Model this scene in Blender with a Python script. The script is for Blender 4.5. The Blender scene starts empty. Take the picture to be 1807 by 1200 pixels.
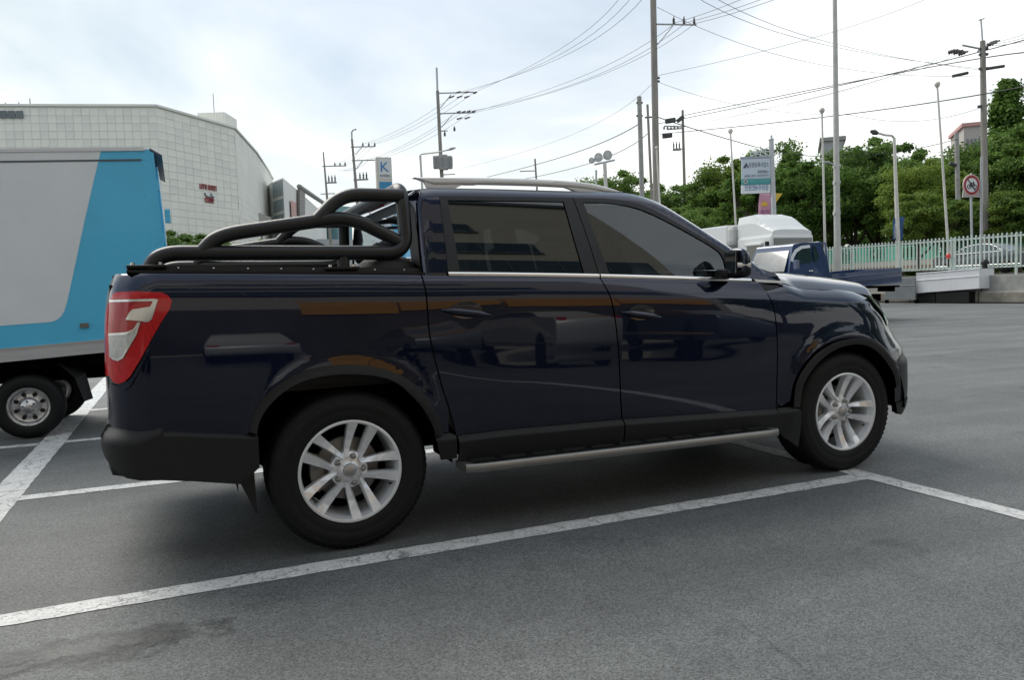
import bpy, bmesh, math, random
import numpy as np
from mathutils import Vector, Matrix
R = math.radians
random.seed(7)
SC = bpy.context.scene
COL = SC.collection

# ------------------------------------------------------------------ camera
IMG_W, IMG_H, FPX = 1807.0, 1200.0, 1384.0
YAW, PITCH, ROLL = .3975, -.0661, -.0330
CAM = Vector((-.6981, -4.6147, 1.2190))
def cam_axes():
    cy, sy, cp, sp = math.cos(YAW), math.sin(YAW), math.cos(PITCH), math.sin(PITCH)
    cr, sr = math.cos(ROLL), math.sin(ROLL)
    r = Vector((cy, -sy, 0)); f0 = Vector((sy, cy, 0)); z = Vector((0, 0, 1))
    f = f0*cp + z*sp; u = -f0*sp + z*cp
    return r*cr + u*sr, -r*sr + u*cr, f
CR, CU, CF = cam_axes()
cam = bpy.data.cameras.new('camera')
cam.sensor_width = 36; cam.sensor_fit = 'HORIZONTAL'; cam.lens = FPX/IMG_W*36
cam.clip_start = .05; cam.clip_end = 3000
co = bpy.data.objects.new('camera', cam); COL.objects.link(co)
co.matrix_world = Matrix(((CR.x, CU.x, -CF.x, CAM.x), (CR.y, CU.y, -CF.y, CAM.y), (CR.z, CU.z, -CF.z, CAM.z), (0, 0, 0, 1)))
SC.camera = co

# ------------------------------------------------------------------ sky, sun, exposure
SUN_EL, SUN_AZ = R(50), R(-22)          # azimuth from +Y towards +X
w = bpy.data.worlds.new('World'); SC.world = w; w.use_nodes = True
nt = w.node_tree; N = nt.nodes; L = nt.links
for n in list(N): N.remove(n)
out = N.new('ShaderNodeOutputWorld'); bg = N.new('ShaderNodeBackground')
sky = N.new('ShaderNodeTexSky'); sky.sky_type = 'NISHITA'; sky.sun_disc = False
sky.sun_elevation = SUN_EL; sky.sun_rotation = SUN_AZ; sky.dust_density = 2.5; sky.air_density = 1.2; sky.altitude = 50
tc = N.new('ShaderNodeTexCoord'); sep = N.new('ShaderNodeSeparateXYZ'); L.new(tc.outputs['Generated'], sep.inputs[0])
def mth(op, a, b=None, c=None, clamp=False):
    n = N.new('ShaderNodeMath'); n.operation = op; n.use_clamp = clamp
    for i, v in enumerate((a, b, c)):
        if v is None: continue
        if isinstance(v, (int, float)): n.inputs[i].default_value = v
        else: L.new(v, n.inputs[i])
    return n.outputs[0]
zc = mth('MAXIMUM', sep.outputs[2], 0.0)
den = mth('ADD', zc, .22)
comb = N.new('ShaderNodeCombineXYZ')
L.new(mth('DIVIDE', sep.outputs[0], den), comb.inputs[0]); L.new(mth('DIVIDE', sep.outputs[1], den), comb.inputs[1])
mp = N.new('ShaderNodeMapping'); mp.inputs['Location'].default_value = (-4.1, 3.3, 0); L.new(comb.outputs[0], mp.inputs[0])
n1 = N.new('ShaderNodeTexNoise'); n1.inputs['Scale'].default_value = .7; n1.inputs['Detail'].default_value = 7; n1.inputs['Roughness'].default_value = .52; n1.inputs['Distortion'].default_value = .5
L.new(mp.outputs[0], n1.inputs['Vector'])
cr = N.new('ShaderNodeValToRGB'); L.new(n1.outputs['Fac'], cr.inputs[0])      # shaded cloud undersides to sunlit cloud
e = cr.color_ramp.elements; e[0].position = .39; e[0].color = (.215, .29, .35, 1); e[1].position = .61; e[1].color = (.98, .955, .89, 1)
em = cr.color_ramp.elements.new(.50); em.color = (.475, .505, .52, 1)
hz = N.new('ShaderNodeMix'); hz.data_type = 'RGBA'
L.new(mth('MULTIPLY', mth('SUBTRACT', 1.0, mth('MULTIPLY', zc, 2.6), clamp=True), .62), hz.inputs[0]); L.new(cr.outputs[0], hz.inputs[6]); hz.inputs[7].default_value = (.69, .68, .655, 1)   # haze towards the horizon
skyb = N.new('ShaderNodeVectorMath'); skyb.operation = 'SCALE'; L.new(sky.outputs[0], skyb.inputs[0]); skyb.inputs['Scale'].default_value = .085
skc = N.new('ShaderNodeVectorMath'); skc.operation = 'MINIMUM'; L.new(skyb.outputs[0], skc.inputs[0]); skc.inputs[1].default_value = (.72, .71, .68)
mix = N.new('ShaderNodeMix'); mix.data_type = 'RGBA'; mix.inputs[0].default_value = .64
L.new(skc.outputs[0], mix.inputs[6]); L.new(hz.outputs[2], mix.inputs[7])
L.new(mix.outputs[2], bg.inputs[0]); bg.inputs[1].default_value = 1.0
L.new(bg.outputs[0], out.inputs[0])
sun = bpy.data.lights.new('sun', 'SUN'); sun.energy = 1.5; sun.angle = R(40); sun.color = (1, .955, .88)
so = bpy.data.objects.new('sun', sun); COL.objects.link(so)
sd = Vector((math.sin(SUN_AZ)*math.cos(SUN_EL), math.cos(SUN_AZ)*math.cos(SUN_EL), math.sin(SUN_EL)))
so.rotation_euler = sd.to_track_quat('Z', 'Y').to_euler(); so.location = sd*60
vs = SC.view_settings; vs.view_transform = 'Standard'; vs.look = 'None'; vs.exposure = .90; vs.gamma = 1; vs.use_curve_mapping = False

# ------------------------------------------------------------------ pixel helpers: where a sight line meets a real plane
def ray(px, py):
    return CF + CR*((px-IMG_W/2)/FPX) - CU*((py-IMG_H/2)/FPX)
def onp(px, py, axis, val):
    d = ray(px, py); return CAM + d*((val-CAM[axis])/d[axis])
def onX(px, py, v): return onp(px, py, 0, v)
def onY(px, py, v): return onp(px, py, 1, v)
def onZ(px, py, v): return onp(px, py, 2, v)
def atd(px, py, depth): return CAM + ray(px, py)*depth

# ------------------------------------------------------------------ materials
MATS = {}
def mat(name, col, rough=.5, metal=0., spec=.5, coat=0., coat_rough=.03, noise=0., nscale=8., bump=0., bscale=60., emit=None, trans=0., alpha=1., ior=1.5, stretch=None, rvar=0.):
    if name in MATS: return MATS[name]
    m = bpy.data.materials.new(name); m.use_nodes = True
    t = m.node_tree; b = t.nodes['Principled BSDF']
    c = (*col, 1) if len(col) == 3 else col
    b.inputs['Base Color'].default_value = c; b.inputs['Roughness'].default_value = rough; b.inputs['Metallic'].default_value = metal
    b.inputs['Specular IOR Level'].default_value = spec; b.inputs['Coat Weight'].default_value = coat; b.inputs['Coat Roughness'].default_value = coat_rough
    b.inputs['Transmission Weight'].default_value = trans; b.inputs['Alpha'].default_value = alpha; b.inputs['IOR'].default_value = ior
    if emit: b.inputs['Emission Color'].default_value = (*emit[:3], 1); b.inputs['Emission Strength'].default_value = emit[3]
    if noise or bump or rvar:
        tcn = t.nodes.new('ShaderNodeTexCoord'); mpn = t.nodes.new('ShaderNodeMapping'); t.links.new(tcn.outputs['Object'], mpn.inputs[0])
        if stretch: mpn.inputs['Scale'].default_value = stretch
    if noise or rvar:
        nz = t.nodes.new('ShaderNodeTexNoise'); nz.inputs['Scale'].default_value = nscale; nz.inputs['Detail'].default_value = 6; nz.inputs['Roughness'].default_value = .62
        t.links.new(mpn.outputs[0], nz.inputs['Vector'])
    if noise:
        r = t.nodes.new('ShaderNodeValToRGB'); t.links.new(nz.outputs['Fac'], r.inputs[0])
        r.color_ramp.elements[0].position = .3; r.color_ramp.elements[1].position = .7
        r.color_ramp.elements[0].color = (*[max(0, x*(1-noise)) for x in c[:3]], 1); r.color_ramp.elements[1].color = (*[min(1, x*(1+noise)) for x in c[:3]], 1)
        t.links.new(r.outputs[0], b.inputs['Base Color'])
    if rvar:
        mr = t.nodes.new('ShaderNodeMapRange'); mr.inputs['To Min'].default_value = max(0, rough-rvar); mr.inputs['To Max'].default_value = rough+rvar
        t.links.new(nz.outputs['Fac'], mr.inputs[0]); t.links.new(mr.outputs[0], b.inputs['Roughness'])
    if bump:
        nb = t.nodes.new('ShaderNodeTexNoise'); nb.inputs['Scale'].default_value = bscale; nb.inputs['Detail'].default_value = 4
        t.links.new(mpn.outputs[0], nb.inputs['Vector'])
        bp = t.nodes.new('ShaderNodeBump'); bp.inputs['Strength'].default_value = bump; bp.inputs['Distance'].default_value = .01
        t.links.new(nb.outputs['Fac'], bp.inputs['Height']); t.links.new(bp.outputs[0], b.inputs['Normal'])
    MATS[name] = m; return m

# ------------------------------------------------------------------ object helpers
def put(name, me, m=None, parent=None, loc=None, rot=None):
    o = bpy.data.objects.new(name, me); COL.objects.link(o)
    if m is not None and me is not None and not me.materials: me.materials.append(m)
    if parent: o.parent = parent
    if loc is not None: o.location = loc
    if rot is not None: o.rotation_euler = rot
    return o
def thing(name, label, cat, loc=(0, 0, 0), rz=0, group=None):
    o = bpy.data.objects.new(name, None); COL.objects.link(o); o.location = loc; o.rotation_euler = (0, 0, rz); o.empty_display_size = .2
    return tag(o, label, cat, group)
def tag(o, label=None, cat=None, group=None, kind=None):
    if label: o['label'] = label
    if cat: o['category'] = cat
    if group: o['group'] = group
    if kind: o['kind'] = kind
    return o
def copy_tree(o, parent=None):
    c = o.copy(); COL.objects.link(c)
    if parent: c.parent = parent
    for ch in o.children: copy_tree(ch, c)
    return c
def mesh(name, V, F, smooth=False, nrm=None):
    me = bpy.data.meshes.new(name); me.from_pydata([tuple(v) for v in V], [], F); 
    if smooth or nrm is not None: me.polygons.foreach_set('use_smooth', [True]*len(me.polygons))
    if nrm is not None: me.normals_split_custom_set_from_vertices([tuple(n) for n in nrm])
    me.update(); return me
class MB:
    """collects boxes, tubes, lathes and sheets of ONE part"""
    def __init__(s): s.V = []; s.F = []; s.S = []
    def add(s, V, F, smooth=False):
        k = len(s.V); s.V += [tuple(v) for v in V]; s.F += [tuple(i+k for i in f) for f in F]; s.S += [smooth]*len(F); return s
    def box(s, c, d, rz=0., M=None):
        x, y, z = d[0]/2, d[1]/2, d[2]/2
        V = [Vector((a*x, b*y, e*z)) for a in (-1, 1) for b in (-1, 1) for e in (-1, 1)]
        mm = M or Matrix.Rotation(rz, 3, 'Z'); V = [mm @ v + Vector(c) for v in V]
        return s.add(V, [(0, 1, 3, 2), (4, 6, 7, 5), (0, 4, 5, 1), (2, 3, 7, 6), (0, 2, 6, 4), (1, 5, 7, 3)])
    def bevbox(s, c, d, r=.01, M=None, rz=0.):
        """box with chamfered edges (rounded look)"""
        bm = bmesh.new(); bmesh.ops.create_cube(bm, size=1.)
        for v in bm.verts: v.co = Vector((v.co.x*d[0], v.co.y*d[1], v.co.z*d[2]))
        bmesh.ops.bevel(bm, geom=bm.edges[:], offset=min(r, min(d)*.45), segments=2, affect='EDGES', profile=.6)
        mm = M or Matrix.Rotation(rz, 3, 'Z')
        V = [mm @ v.co + Vector(c) for v in bm.verts]; bm.verts.index_update()
        F = [[v.index for v in f.verts] for f in bm.faces]; bm.free(); return s.add(V, F, False)
    def tube(s, pts, r, seg=12, cap=True, closed=False):
        P = [Vector(p) for p in pts]; n = len(P); rr = r if isinstance(r, (list, tuple)) else [r]*n
        V = []; up = None
        for i in range(n):
            a = P[(i-1) % n] if (closed or i > 0) else P[i]; b = P[(i+1) % n] if (closed or i < n-1) else P[i]
            t = (b-a).normalized()
            if up is None: up = t.orthogonal().normalized()
            up = (up - t*up.dot(t)); up = up.normalized() if up.length > 1e-6 else t.orthogonal().normalized()
            q = t.cross(up)
            for k in range(seg):
                an = 2*math.pi*k/seg; V.append(P[i] + (up*math.cos(an) + q*math.sin(an))*rr[i])
        F = []
        for i in range(n if closed else n-1):
            for k in range(seg):
                j = (i+1) % n; F.append((i*seg+k, i*seg+(k+1) % seg, j*seg+(k+1) % seg, j*seg+k))
        s.add(V, F, True)
        if cap and not closed: s.add(V[:seg], [tuple(range(seg-1, -1, -1))]); s.add(V[-seg:], [tuple(range(seg))])
        return s
    def lathe(s, prof, seg=32, M=None, smooth=True, ang0=0., ang1=2*math.pi):
        """profile (radius, height) turned round local Z"""
        full = abs(ang1-ang0-2*math.pi) < 1e-6; cols = seg if full else seg+1; V = []
        for k in range(cols):
            a = ang0+(ang1-ang0)*k/seg
            for (r, h) in prof: V.append(Vector((r*math.cos(a), r*math.sin(a), h)))
        m = len(prof); F = []
        for k in range(seg):
            j = (k+1) % cols
            for i in range(m-1): F.append((k*m+i, j*m+i, j*m+i+1, k*m+i+1))
        if M is not None: V = [M @ v for v in V]
        return s.add(V, F, smooth)
    def prism(s, outline, depth, M=None, bev=0.):
        """closed 2-D outline (x,y) pulled along local Z"""
        n = len(outline); V = [Vector((x, y, 0)) for x, y in outline]+[Vector((x, y, depth)) for x, y in outline]
        if M is not None: V = [M @ v for v in V]
        return s.add(V, [tuple(range(n-1, -1, -1)), tuple(range(n, 2*n))]+[(i, (i+1) % n, n+(i+1) % n, n+i) for i in range(n)])
    def grid(s, rows, smooth=True, closed=False):
        n = len(rows[0]); V = [p for r in rows for p in r]; F = []
        for i in range(len(rows)-1):
            for j in range(n if closed else n-1):
                k = (j+1) % n; F.append((i*n+j, i*n+k, (i+1)*n+k, (i+1)*n+j))
        return s.add(V, F, smooth)
    def build(s, name, m, parent=None, loc=None, rot=None, sharp=None):
        me = bpy.data.meshes.new(name); me.from_pydata(s.V, [], s.F)
        bm = bmesh.new(); bm.from_mesh(me)
        bmesh.ops.recalc_face_normals(bm, faces=bm.faces[:]) if sharp != 'keep' else None
        bm.to_mesh(me); bm.free()
        me.polygons.foreach_set('use_smooth', s.S); me.update()
        return put(name, me, m, parent, loc, rot)
def bez(p0, p1, p2, n=6):
    p0, p1, p2 = Vector(p0), Vector(p1), Vector(p2)
    return [p0*(1-t)**2 + p1*2*t*(1-t) + p2*t*t for t in [i/n for i in range(n+1)]]
def rounded(pts, r, n=6):
    """polyline with its inner corners rounded by radius-like distance r"""
    P = [Vector(p) for p in pts]; o = [P[0]]
    for i in range(1, len(P)-1):
        a = P[i]+(P[i-1]-P[i]).normalized()*min(r, (P[i-1]-P[i]).length*.48); b = P[i]+(P[i+1]-P[i]).normalized()*min(r, (P[i+1]-P[i]).length*.48)
        o += bez(a, P[i], b, n)
    return o+[P[-1]]
def spline(pts):
    """monotone-ish cubic interpolation"""
    X = [p[0] for p in pts]; Y = [p[1] for p in pts]; n = len(X)
    d = [(Y[i+1]-Y[i])/(X[i+1]-X[i]) for i in range(n-1)]
    m = [d[0]]+[(d[i-1]+d[i])/2 if d[i-1]*d[i] > 0 else 0 for i in range(1, n-1)]+[d[-1]]
    def f(x):
        if x <= X[0]: return Y[0]+m[0]*(x-X[0])
        if x >= X[-1]: return Y[-1]+m[-1]*(x-X[-1])
        i = max(k for k in range(n-1) if X[k] <= x); h = X[i+1]-X[i]; t = (x-X[i])/h
        return (2*t**3-3*t*t+1)*Y[i]+(t**3-2*t*t+t)*h*m[i]+(-2*t**3+3*t*t)*Y[i+1]+(t**3-t*t)*h*m[i+1]
    return f
def lerp(pts):
    X = [p[0] for p in pts]; Y = [p[1] for p in pts]
    return lambda x: float(np.interp(x, X, Y))
def sst(a, b, x):
    t = min(1, max(0, (x-a)/(b-a))); return t*t*(3-2*t)
TEXTS = {}
def text_mesh(body, size, extrude=.004, align='CENTER', xs=1.):
    c = bpy.data.curves.new('lettering', 'FONT'); c.body = body; c.size = size; c.extrude = extrude; c.align_x = align; c.align_y = 'CENTER'; c.resolution_u = 2
    o = bpy.data.objects.new('lettering', c); COL.objects.link(o); bpy.context.view_layer.update()
    me = bpy.data.meshes.new_from_object(o.evaluated_get(bpy.context.evaluated_depsgraph_get()))
    if xs != 1.:
        for v in me.vertices: v.co.x *= xs
    bpy.data.objects.remove(o); bpy.data.curves.remove(c); return me
# ================================================================== ground
def asphalt():
    m = bpy.data.materials.new('asphalt'); m.use_nodes = True; t = m.node_tree; b = t.nodes['Principled BSDF']; nn = t.nodes; l = t.links
    tcn = nn.new('ShaderNodeTexCoord')
    def noise(scale, detail, rough=.6):
        n = nn.new('ShaderNodeTexNoise'); n.inputs['Scale'].default_value = scale; n.inputs['Detail'].default_value = detail; n.inputs['Roughness'].default_value = rough
        l.new(tcn.outputs['Object'], n.inputs['Vector']); return n.outputs['Fac']
    def ramp(f, a, ca, bb, cb):
        r = nn.new('ShaderNodeValToRGB'); l.new(f, r.inputs[0]); e = r.color_ramp.elements
        e[0].position = a; e[0].color = (*ca, 1); e[1].position = bb; e[1].color = (*cb, 1); return r.outputs[0]
    def mul(a, c, fac=1.):
        x = nn.new('ShaderNodeMix'); x.data_type = 'RGBA'; x.blend_type = 'MULTIPLY'; x.inputs[0].default_value = fac; l.new(a, x.inputs[6]); l.new(c, x.inputs[7]); return x.outputs[2]
    vo = nn.new('ShaderNodeTexVoronoi'); vo.inputs['Scale'].default_value = 175; l.new(tcn.outputs['Object'], vo.inputs['Vector'])
    sepc = nn.new('ShaderNodeSeparateColor'); l.new(vo.outputs['Color'], sepc.inputs[0])
    agg = ramp(sepc.outputs[0], .1, (.070, .0735, .073), 1., (.185, .192, .190))           # stone chips of many greys
    fine = ramp(noise(420, 3, .8), .3, (.8,)*3, .72, (1.2,)*3)
    mid = ramp(noise(6, 5), .3, (.9,)*3, .7, (1.1,)*3)
    big = ramp(noise(.42, 6, .62), .32, (.76, .77, .775), .68, (1.2, 1.205, 1.2))
    c = mul(mul(mul(agg, fine), mid), big)
    # fine cracks wandering through the surface
    wn = nn.new('ShaderNodeTexNoise'); wn.inputs['Scale'].default_value = 1.6; wn.inputs['Detail'].default_value = 5; l.new(tcn.outputs['Object'], wn.inputs['Vector'])
    ad = nn.new('ShaderNodeVectorMath'); ad.operation = 'MULTIPLY_ADD'; ad.inputs[1].default_value = (.55, .55, 0); l.new(wn.outputs['Color'], ad.inputs[0]); l.new(tcn.outputs['Object'], ad.inputs[2])
    vc = nn.new('ShaderNodeTexVoronoi'); vc.feature = 'DISTANCE_TO_EDGE'; vc.inputs['Scale'].default_value = .42; l.new(ad.outputs[0], vc.inputs['Vector'])
    cm = nn.new('ShaderNodeMath'); cm.operation = 'ADD'; l.new(ramp(vc.outputs['Distance'], .0, (0,)*3, .0035, (1,)*3), cm.inputs[0]); l.new(ramp(noise(.6, 3), .47, (0,)*3, .53, (1,)*3), cm.inputs[1]); cm.use_clamp = True
    crk = ramp(cm.outputs[0], 0, (.72,)*3, 1, (1,)*3)
    c = mul(c, crk)
    # old drip stains
    st = ramp(noise(1.7, 4, .5), .66, (1,)*3, .74, (.62, .6, .58)); c = mul(c, st)
    lane = nn.new('ShaderNodeTexNoise'); lane.inputs['Scale'].default_value = 1.; lane.inputs['Detail'].default_value = 5; mpn = nn.new('ShaderNodeMapping'); mpn.inputs['Scale'].default_value = (.22, 1.9, 1); mpn.inputs['Rotation'].default_value = (0, 0, .5); l.new(tcn.outputs['Object'], mpn.inputs[0]); l.new(mpn.outputs[0], lane.inputs['Vector'])
    c = mul(c, ramp(lane.outputs['Fac'], .38, (.84,)*3, .62, (1.10, 1.105, 1.10)))
    l.new(c, b.inputs['Base Color'])
    rr = nn.new('ShaderNodeMapRange'); rr.inputs['To Min'].default_value = .52; rr.inputs['To Max'].default_value = .8; l.new(noise(3, 4), rr.inputs[0]); l.new(rr.outputs[0], b.inputs['Roughness'])
    b.inputs['Specular IOR Level'].default_value = .55
    bp = nn.new('ShaderNodeBump'); bp.inputs['Strength'].default_value = .8; bp.inputs['Distance'].default_value = .003; l.new(sepc.outputs[1], bp.inputs['Height']); l.new(bp.outputs[0], b.inputs['Normal'])
    return m
def road_paint():
    """white paint, cracked and worn through to the asphalt"""
    m = asphalt(); m.name = 'worn_white_paint'; t = m.node_tree; nn = t.nodes; l = t.links; b = nn['Principled BSDF']
    base = b.inputs['Base Color'].links[0].from_socket; tcn = [n for n in nn if n.type == 'TEX_COORD'][0]
    v = nn.new('ShaderNodeTexVoronoi'); v.feature = 'DISTANCE_TO_EDGE'; v.inputs['Scale'].default_value = 5.5
    wn = nn.new('ShaderNodeTexNoise'); wn.inputs['Scale'].default_value = 9; wn.inputs['Detail'].default_value = 6; wn.inputs['Roughness'].default_value = .75; l.new(tcn.outputs['Object'], wn.inputs['Vector'])
    ad = nn.new('ShaderNodeVectorMath'); ad.operation = 'MULTIPLY_ADD'; ad.inputs[1].default_value = (.22, .22, .0); l.new(wn.outputs['Color'], ad.inputs[0]); l.new(tcn.outputs['Object'], ad.inputs[2]); l.new(ad.outputs[0], v.inputs['Vector'])
    r = nn.new('ShaderNodeValToRGB'); l.new(v.outputs['Distance'], r.inputs[0]); r.color_ramp.elements[0].position = .004; r.color_ramp.elements[1].position = .026
    r.color_ramp.elements[0].color = (.15,)*3+(1,); r.color_ramp.elements[1].color = (1,)*4
    w2 = nn.new('ShaderNodeTexNoise'); w2.inputs['Scale'].default_value = 70; w2.inputs['Detail'].default_value = 5; w2.inputs['Roughness'].default_value = .8; l.new(tcn.outputs['Object'], w2.inputs['Vector'])
    r2 = nn.new('ShaderNodeValToRGB'); l.new(w2.outputs['Fac'], r2.inputs[0]); r2.color_ramp.elements[0].position = .36; r2.color_ramp.elements[1].position = .5; r2.color_ramp.elements[0].color = (.35,)*3+(1,); r2.color_ramp.elements[1].color = (1,)*4
    mm = nn.new('ShaderNodeMath'); mm.operation = 'MULTIPLY'; l.new(r.outputs[0], mm.inputs[0]); l.new(r2.outputs[0], mm.inputs[1])
    pc = nn.new('ShaderNodeValToRGB'); l.new(wn.outputs['Fac'], pc.inputs[0]); pc.color_ramp.elements[0].color = (.55, .555, .545, 1); pc.color_ramp.elements[1].color = (.76, .76, .74, 1); pc.color_ramp.elements[0].position = .3; pc.color_ramp.elements[1].position = .65
    x = nn.new('ShaderNodeMix'); x.data_type = 'RGBA'; l.new(mm.outputs[0], x.inputs[0]); l.new(base, x.inputs[6]); l.new(pc.outputs[0], x.inputs[7])
    l.new(x.outputs[2], b.inputs['Base Color']); return m
M_ASPH = asphalt(); M_PAINT = road_paint()
def sheet(name, pts, m, **k):
    o = put(name, mesh(name, pts, [tuple(range(len(pts)))]), m); return tag(o, kind='structure', **k)
g = 1600
sheet('ground', [(-g, -g, 0), (g, -g, 0), (g, g, 0), (-g, g, 0)], M_ASPH)
def line(x0, y0, x1, y1, width, z=.003, rag=.004):
    """painted stripe between two ground points, with slightly ragged edges"""
    a, b_ = Vector((x0, y0, z)), Vector((x1, y1, z)); d = (b_-a).normalized(); q = Vector((-d.y, d.x, 0)); n = max(2, int((b_-a).length/.06))
    rows = [[], []]
    for i in range(n+1):
        p = a.lerp(b_, i/n); rows[0].append(p+q*(width/2+random.uniform(-rag, rag))); rows[1].append(p-q*(width/2+random.uniform(-rag, rag)))
    o = MB().grid(rows, False).build('parking_line', M_PAINT); return tag(o, kind='structure')
line(-1.70, -1.115, 3.043, -1.085, .135)                   # near edge of the bay
line(3.115, 6.2, 3.115, -9.5, .14)                         # head of the bay
line(-1.70, 1.075, 3.043, 1.075, .13)                      # between the bays
line(-1.80, 9.5, -1.80, -1.18, .20)                        # foot of the bays, along the aisle
line(-7.5, 3.20, -1.902, 3.20, .13); line(-1.698, 3.20, 3.043, 3.20, .13)
line(-1.698, 5.33, 3.043, 5.33, .14)

# damp oily stain beside the bay line
def stain(cx, cy, rx, ry, seed):
    rnd = random.Random(seed); m = bpy.data.materials.get('oil_stain')
    if not m:
        m = asphalt(); m.name = 'oil_stain'; t = m.node_tree; b = t.nodes['Principled BSDF']; base = b.inputs['Base Color'].links[0].from_socket
        x = t.nodes.new('ShaderNodeMix'); x.data_type = 'RGBA'; x.blend_type = 'MULTIPLY'; x.inputs[0].default_value = 1; x.inputs[7].default_value = (.60, .59, .58, 1); t.links.new(base, x.inputs[6]); t.links.new(x.outputs[2], b.inputs['Base Color'])
        for l_ in list(b.inputs['Roughness'].links): t.links.remove(l_)
        b.inputs['Roughness'].default_value = .5
        tcn = [n for n in t.nodes if n.type == 'TEX_COORD'][0]; nz = t.nodes.new('ShaderNodeTexNoise'); nz.inputs['Scale'].default_value = 9; nz.inputs['Detail'].default_value = 7; nz.inputs['Roughness'].default_value = .7; t.links.new(tcn.outputs['Object'], nz.inputs['Vector'])
        vc = t.nodes.new('ShaderNodeAttribute'); vc.attribute_name = 'edge'; ad = t.nodes.new('ShaderNodeMath'); ad.operation = 'ADD'; t.links.new(vc.outputs['Fac'], ad.inputs[0]); t.links.new(nz.outputs['Fac'], ad.inputs[1])
        r = t.nodes.new('ShaderNodeMapRange'); r.inputs['From Min'].default_value = .68; r.inputs['From Max'].default_value = 1.02; t.links.new(ad.outputs[0], r.inputs[0]); t.links.new(r.outputs[0], b.inputs['Alpha'])
    V = [(cx, cy, .004)]; F = []; A = [.62]
    for k in range(28):
        a = 6.2832*k/28; q = rnd.uniform(.8, 1.15); V.append((cx+rx*q*math.cos(a), cy+ry*q*math.sin(a), .004)); A.append(0.)
    for k in range(28): F.append((0, 1+k, 1+(k+1) % 28))
    me = mesh('oil_stain', V, F); at_ = me.attributes.new('edge', 'FLOAT', 'POINT'); at_.data.foreach_set('value', A)
    tag(put('oil_stain', me, m), kind='structure')
stain(-1.05, -1.55, .75, .22, 1)
# ================================================================== the navy pickup truck
def paint_mat():
    m = mat('navy_paint', (.0045, .0088, .028), rough=.24, metal=.88, spec=.3, coat=1., coat_rough=.016)
    return m
M_PAINTC = paint_mat()
M_PLAST = mat('black_plastic', (.0105, .0115, .012), rough=.55, spec=.35, noise=.12, nscale=40, bump=.12, bscale=900)
M_BLACK = mat('black_trim', (.006, .0063, .0068), rough=.5, spec=.4)
M_DARK = mat('underbody_dark', (.004, .004, .0045), rough=.95, spec=.0)
M_MATTE = mat('pillar_trim', (.020, .022, .027), rough=.48, spec=.4)
M_TUBE = mat('powder_coated_tube', (.010, .011, .0118), rough=.33, spec=.5, bump=.06, bscale=700, rvar=.06, nscale=9)
M_CHROME = mat('satin_chrome', (.72, .73, .74), rough=.17, metal=1.)
M_ALU = mat('brushed_aluminium', (.60, .61, .62), rough=.32, metal=1., rvar=.06, nscale=12)
M_RUB = mat('tyre_rubber', (.0062, .0065, .0072), rough=.62, spec=.3, noise=.25, nscale=25, bump=.15, bscale=200)
M_RIM = mat('silver_wheel_paint', (.80, .82, .85), rough=.24, metal=.35, coat=.5, coat_rough=.08)
M_RIMD = mat('wheel_barrel_silver', (.40, .41, .43), rough=.38, metal=.7)
M_STEEL = mat('dull_steel', (.22, .21, .20), rough=.5, metal=.9, noise=.2, nscale=30)
def glass_mat(name, tint, refl=1.):
    m = bpy.data.materials.new(name); m.use_nodes = True; t = m.node_tree; nn = t.nodes
    for n in list(nn): nn.remove(n)
    o = nn.new('ShaderNodeOutputMaterial'); tr = nn.new('ShaderNodeBsdfTransparent'); tr.inputs[0].default_value = (*tint, 1)
    gl = nn.new('ShaderNodeBsdfGlossy'); gl.inputs['Roughness'].default_value = .005; gl.inputs[0].default_value = (.86, .94, 1, 1)  # bluish gloss colour stands in for blue sky in the reflections
    fr = nn.new('ShaderNodeFresnel'); fr.inputs[0].default_value = 1.72
    mx = nn.new('ShaderNodeMixShader'); t.links.new(fr.outputs[0], mx.inputs[0]); t.links.new(tr.outputs[0], mx.inputs[1]); t.links.new(gl.outputs[0], mx.inputs[2]); t.links.new(mx.outputs[0], o.inputs[0]); return m
M_TINT = glass_mat('dark_tinted_glass', (.045, .05, .05)); M_TINTF = glass_mat('tinted_front_glass', (.28, .31, .31)); M_CLEAR = glass_mat('clear_glass', (.72, .78, .76))

truck = thing('pickup_truck', 'dark navy double-cab pickup truck with black roll bar and silver alloy wheels', 'pickup truck')

# ---- half width of the body as a function of length x and height z
zbelt = spline([(-1.1, 1.345), (-.3, 1.322), (.4, 1.300), (1.36, 1.266), (2.2, 1.226), (2.6, 1.203), (3.2, 1.15), (3.8, 1.09)])
prof = spline([(-1.0, .905), (-.86, .932), (-.72, .948), (-.55, .957), (-.38, .9575), (-.24, .954), (-.15, .949), (-.10, .943), (-.065, .934), (-.03, .921), (-.012, .911), (0, .899)])
xrear = spline([(.2, -1.0), (.6, -1.02), (.95, -1.018), (1.15, -1.006), (1.28, -.985), (1.36, -.955)])
cfront = spline([(.2, 3.30), (.36, 3.385), (.62, 3.40), (.72, 3.37), (.85, 3.27), (.97, 3.20), (1.06, 3.10), (1.2, 2.95)])
def corner(x, z, W):
    xr = xrear(z); r = .19
    if x < xr+r: q = min(r*.9995, xr+r-x); W -= r-math.sqrt(r*r-q*q)
    c = cfront(z); r = .55
    if x > c: q = min(r*.9995, x-c); W -= r-math.sqrt(r*r-q*q)
    return W
def Wb(x, z):
    s = z-zbelt(x)
    W = prof(min(s, .0))-.010*((x-1.2)/2.2)**2
    for cx in (0, 3.1):
        d = math.hypot(x-cx, z-.385); W += (.010 if cx == 0 else .012)*math.exp(-((d-.47)/.06)**2)
    # shallow scallop between shoulder and sill on the doors
    W -= .006*math.exp(-((s+.33)/.18)**2)*sst(.3, .9, x)*(1-sst(2.0, 2.7, x))
    if s > -.04: W -= .006*sst(2.2, 2.9, x)
    return corner(x, z, W)
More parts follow.
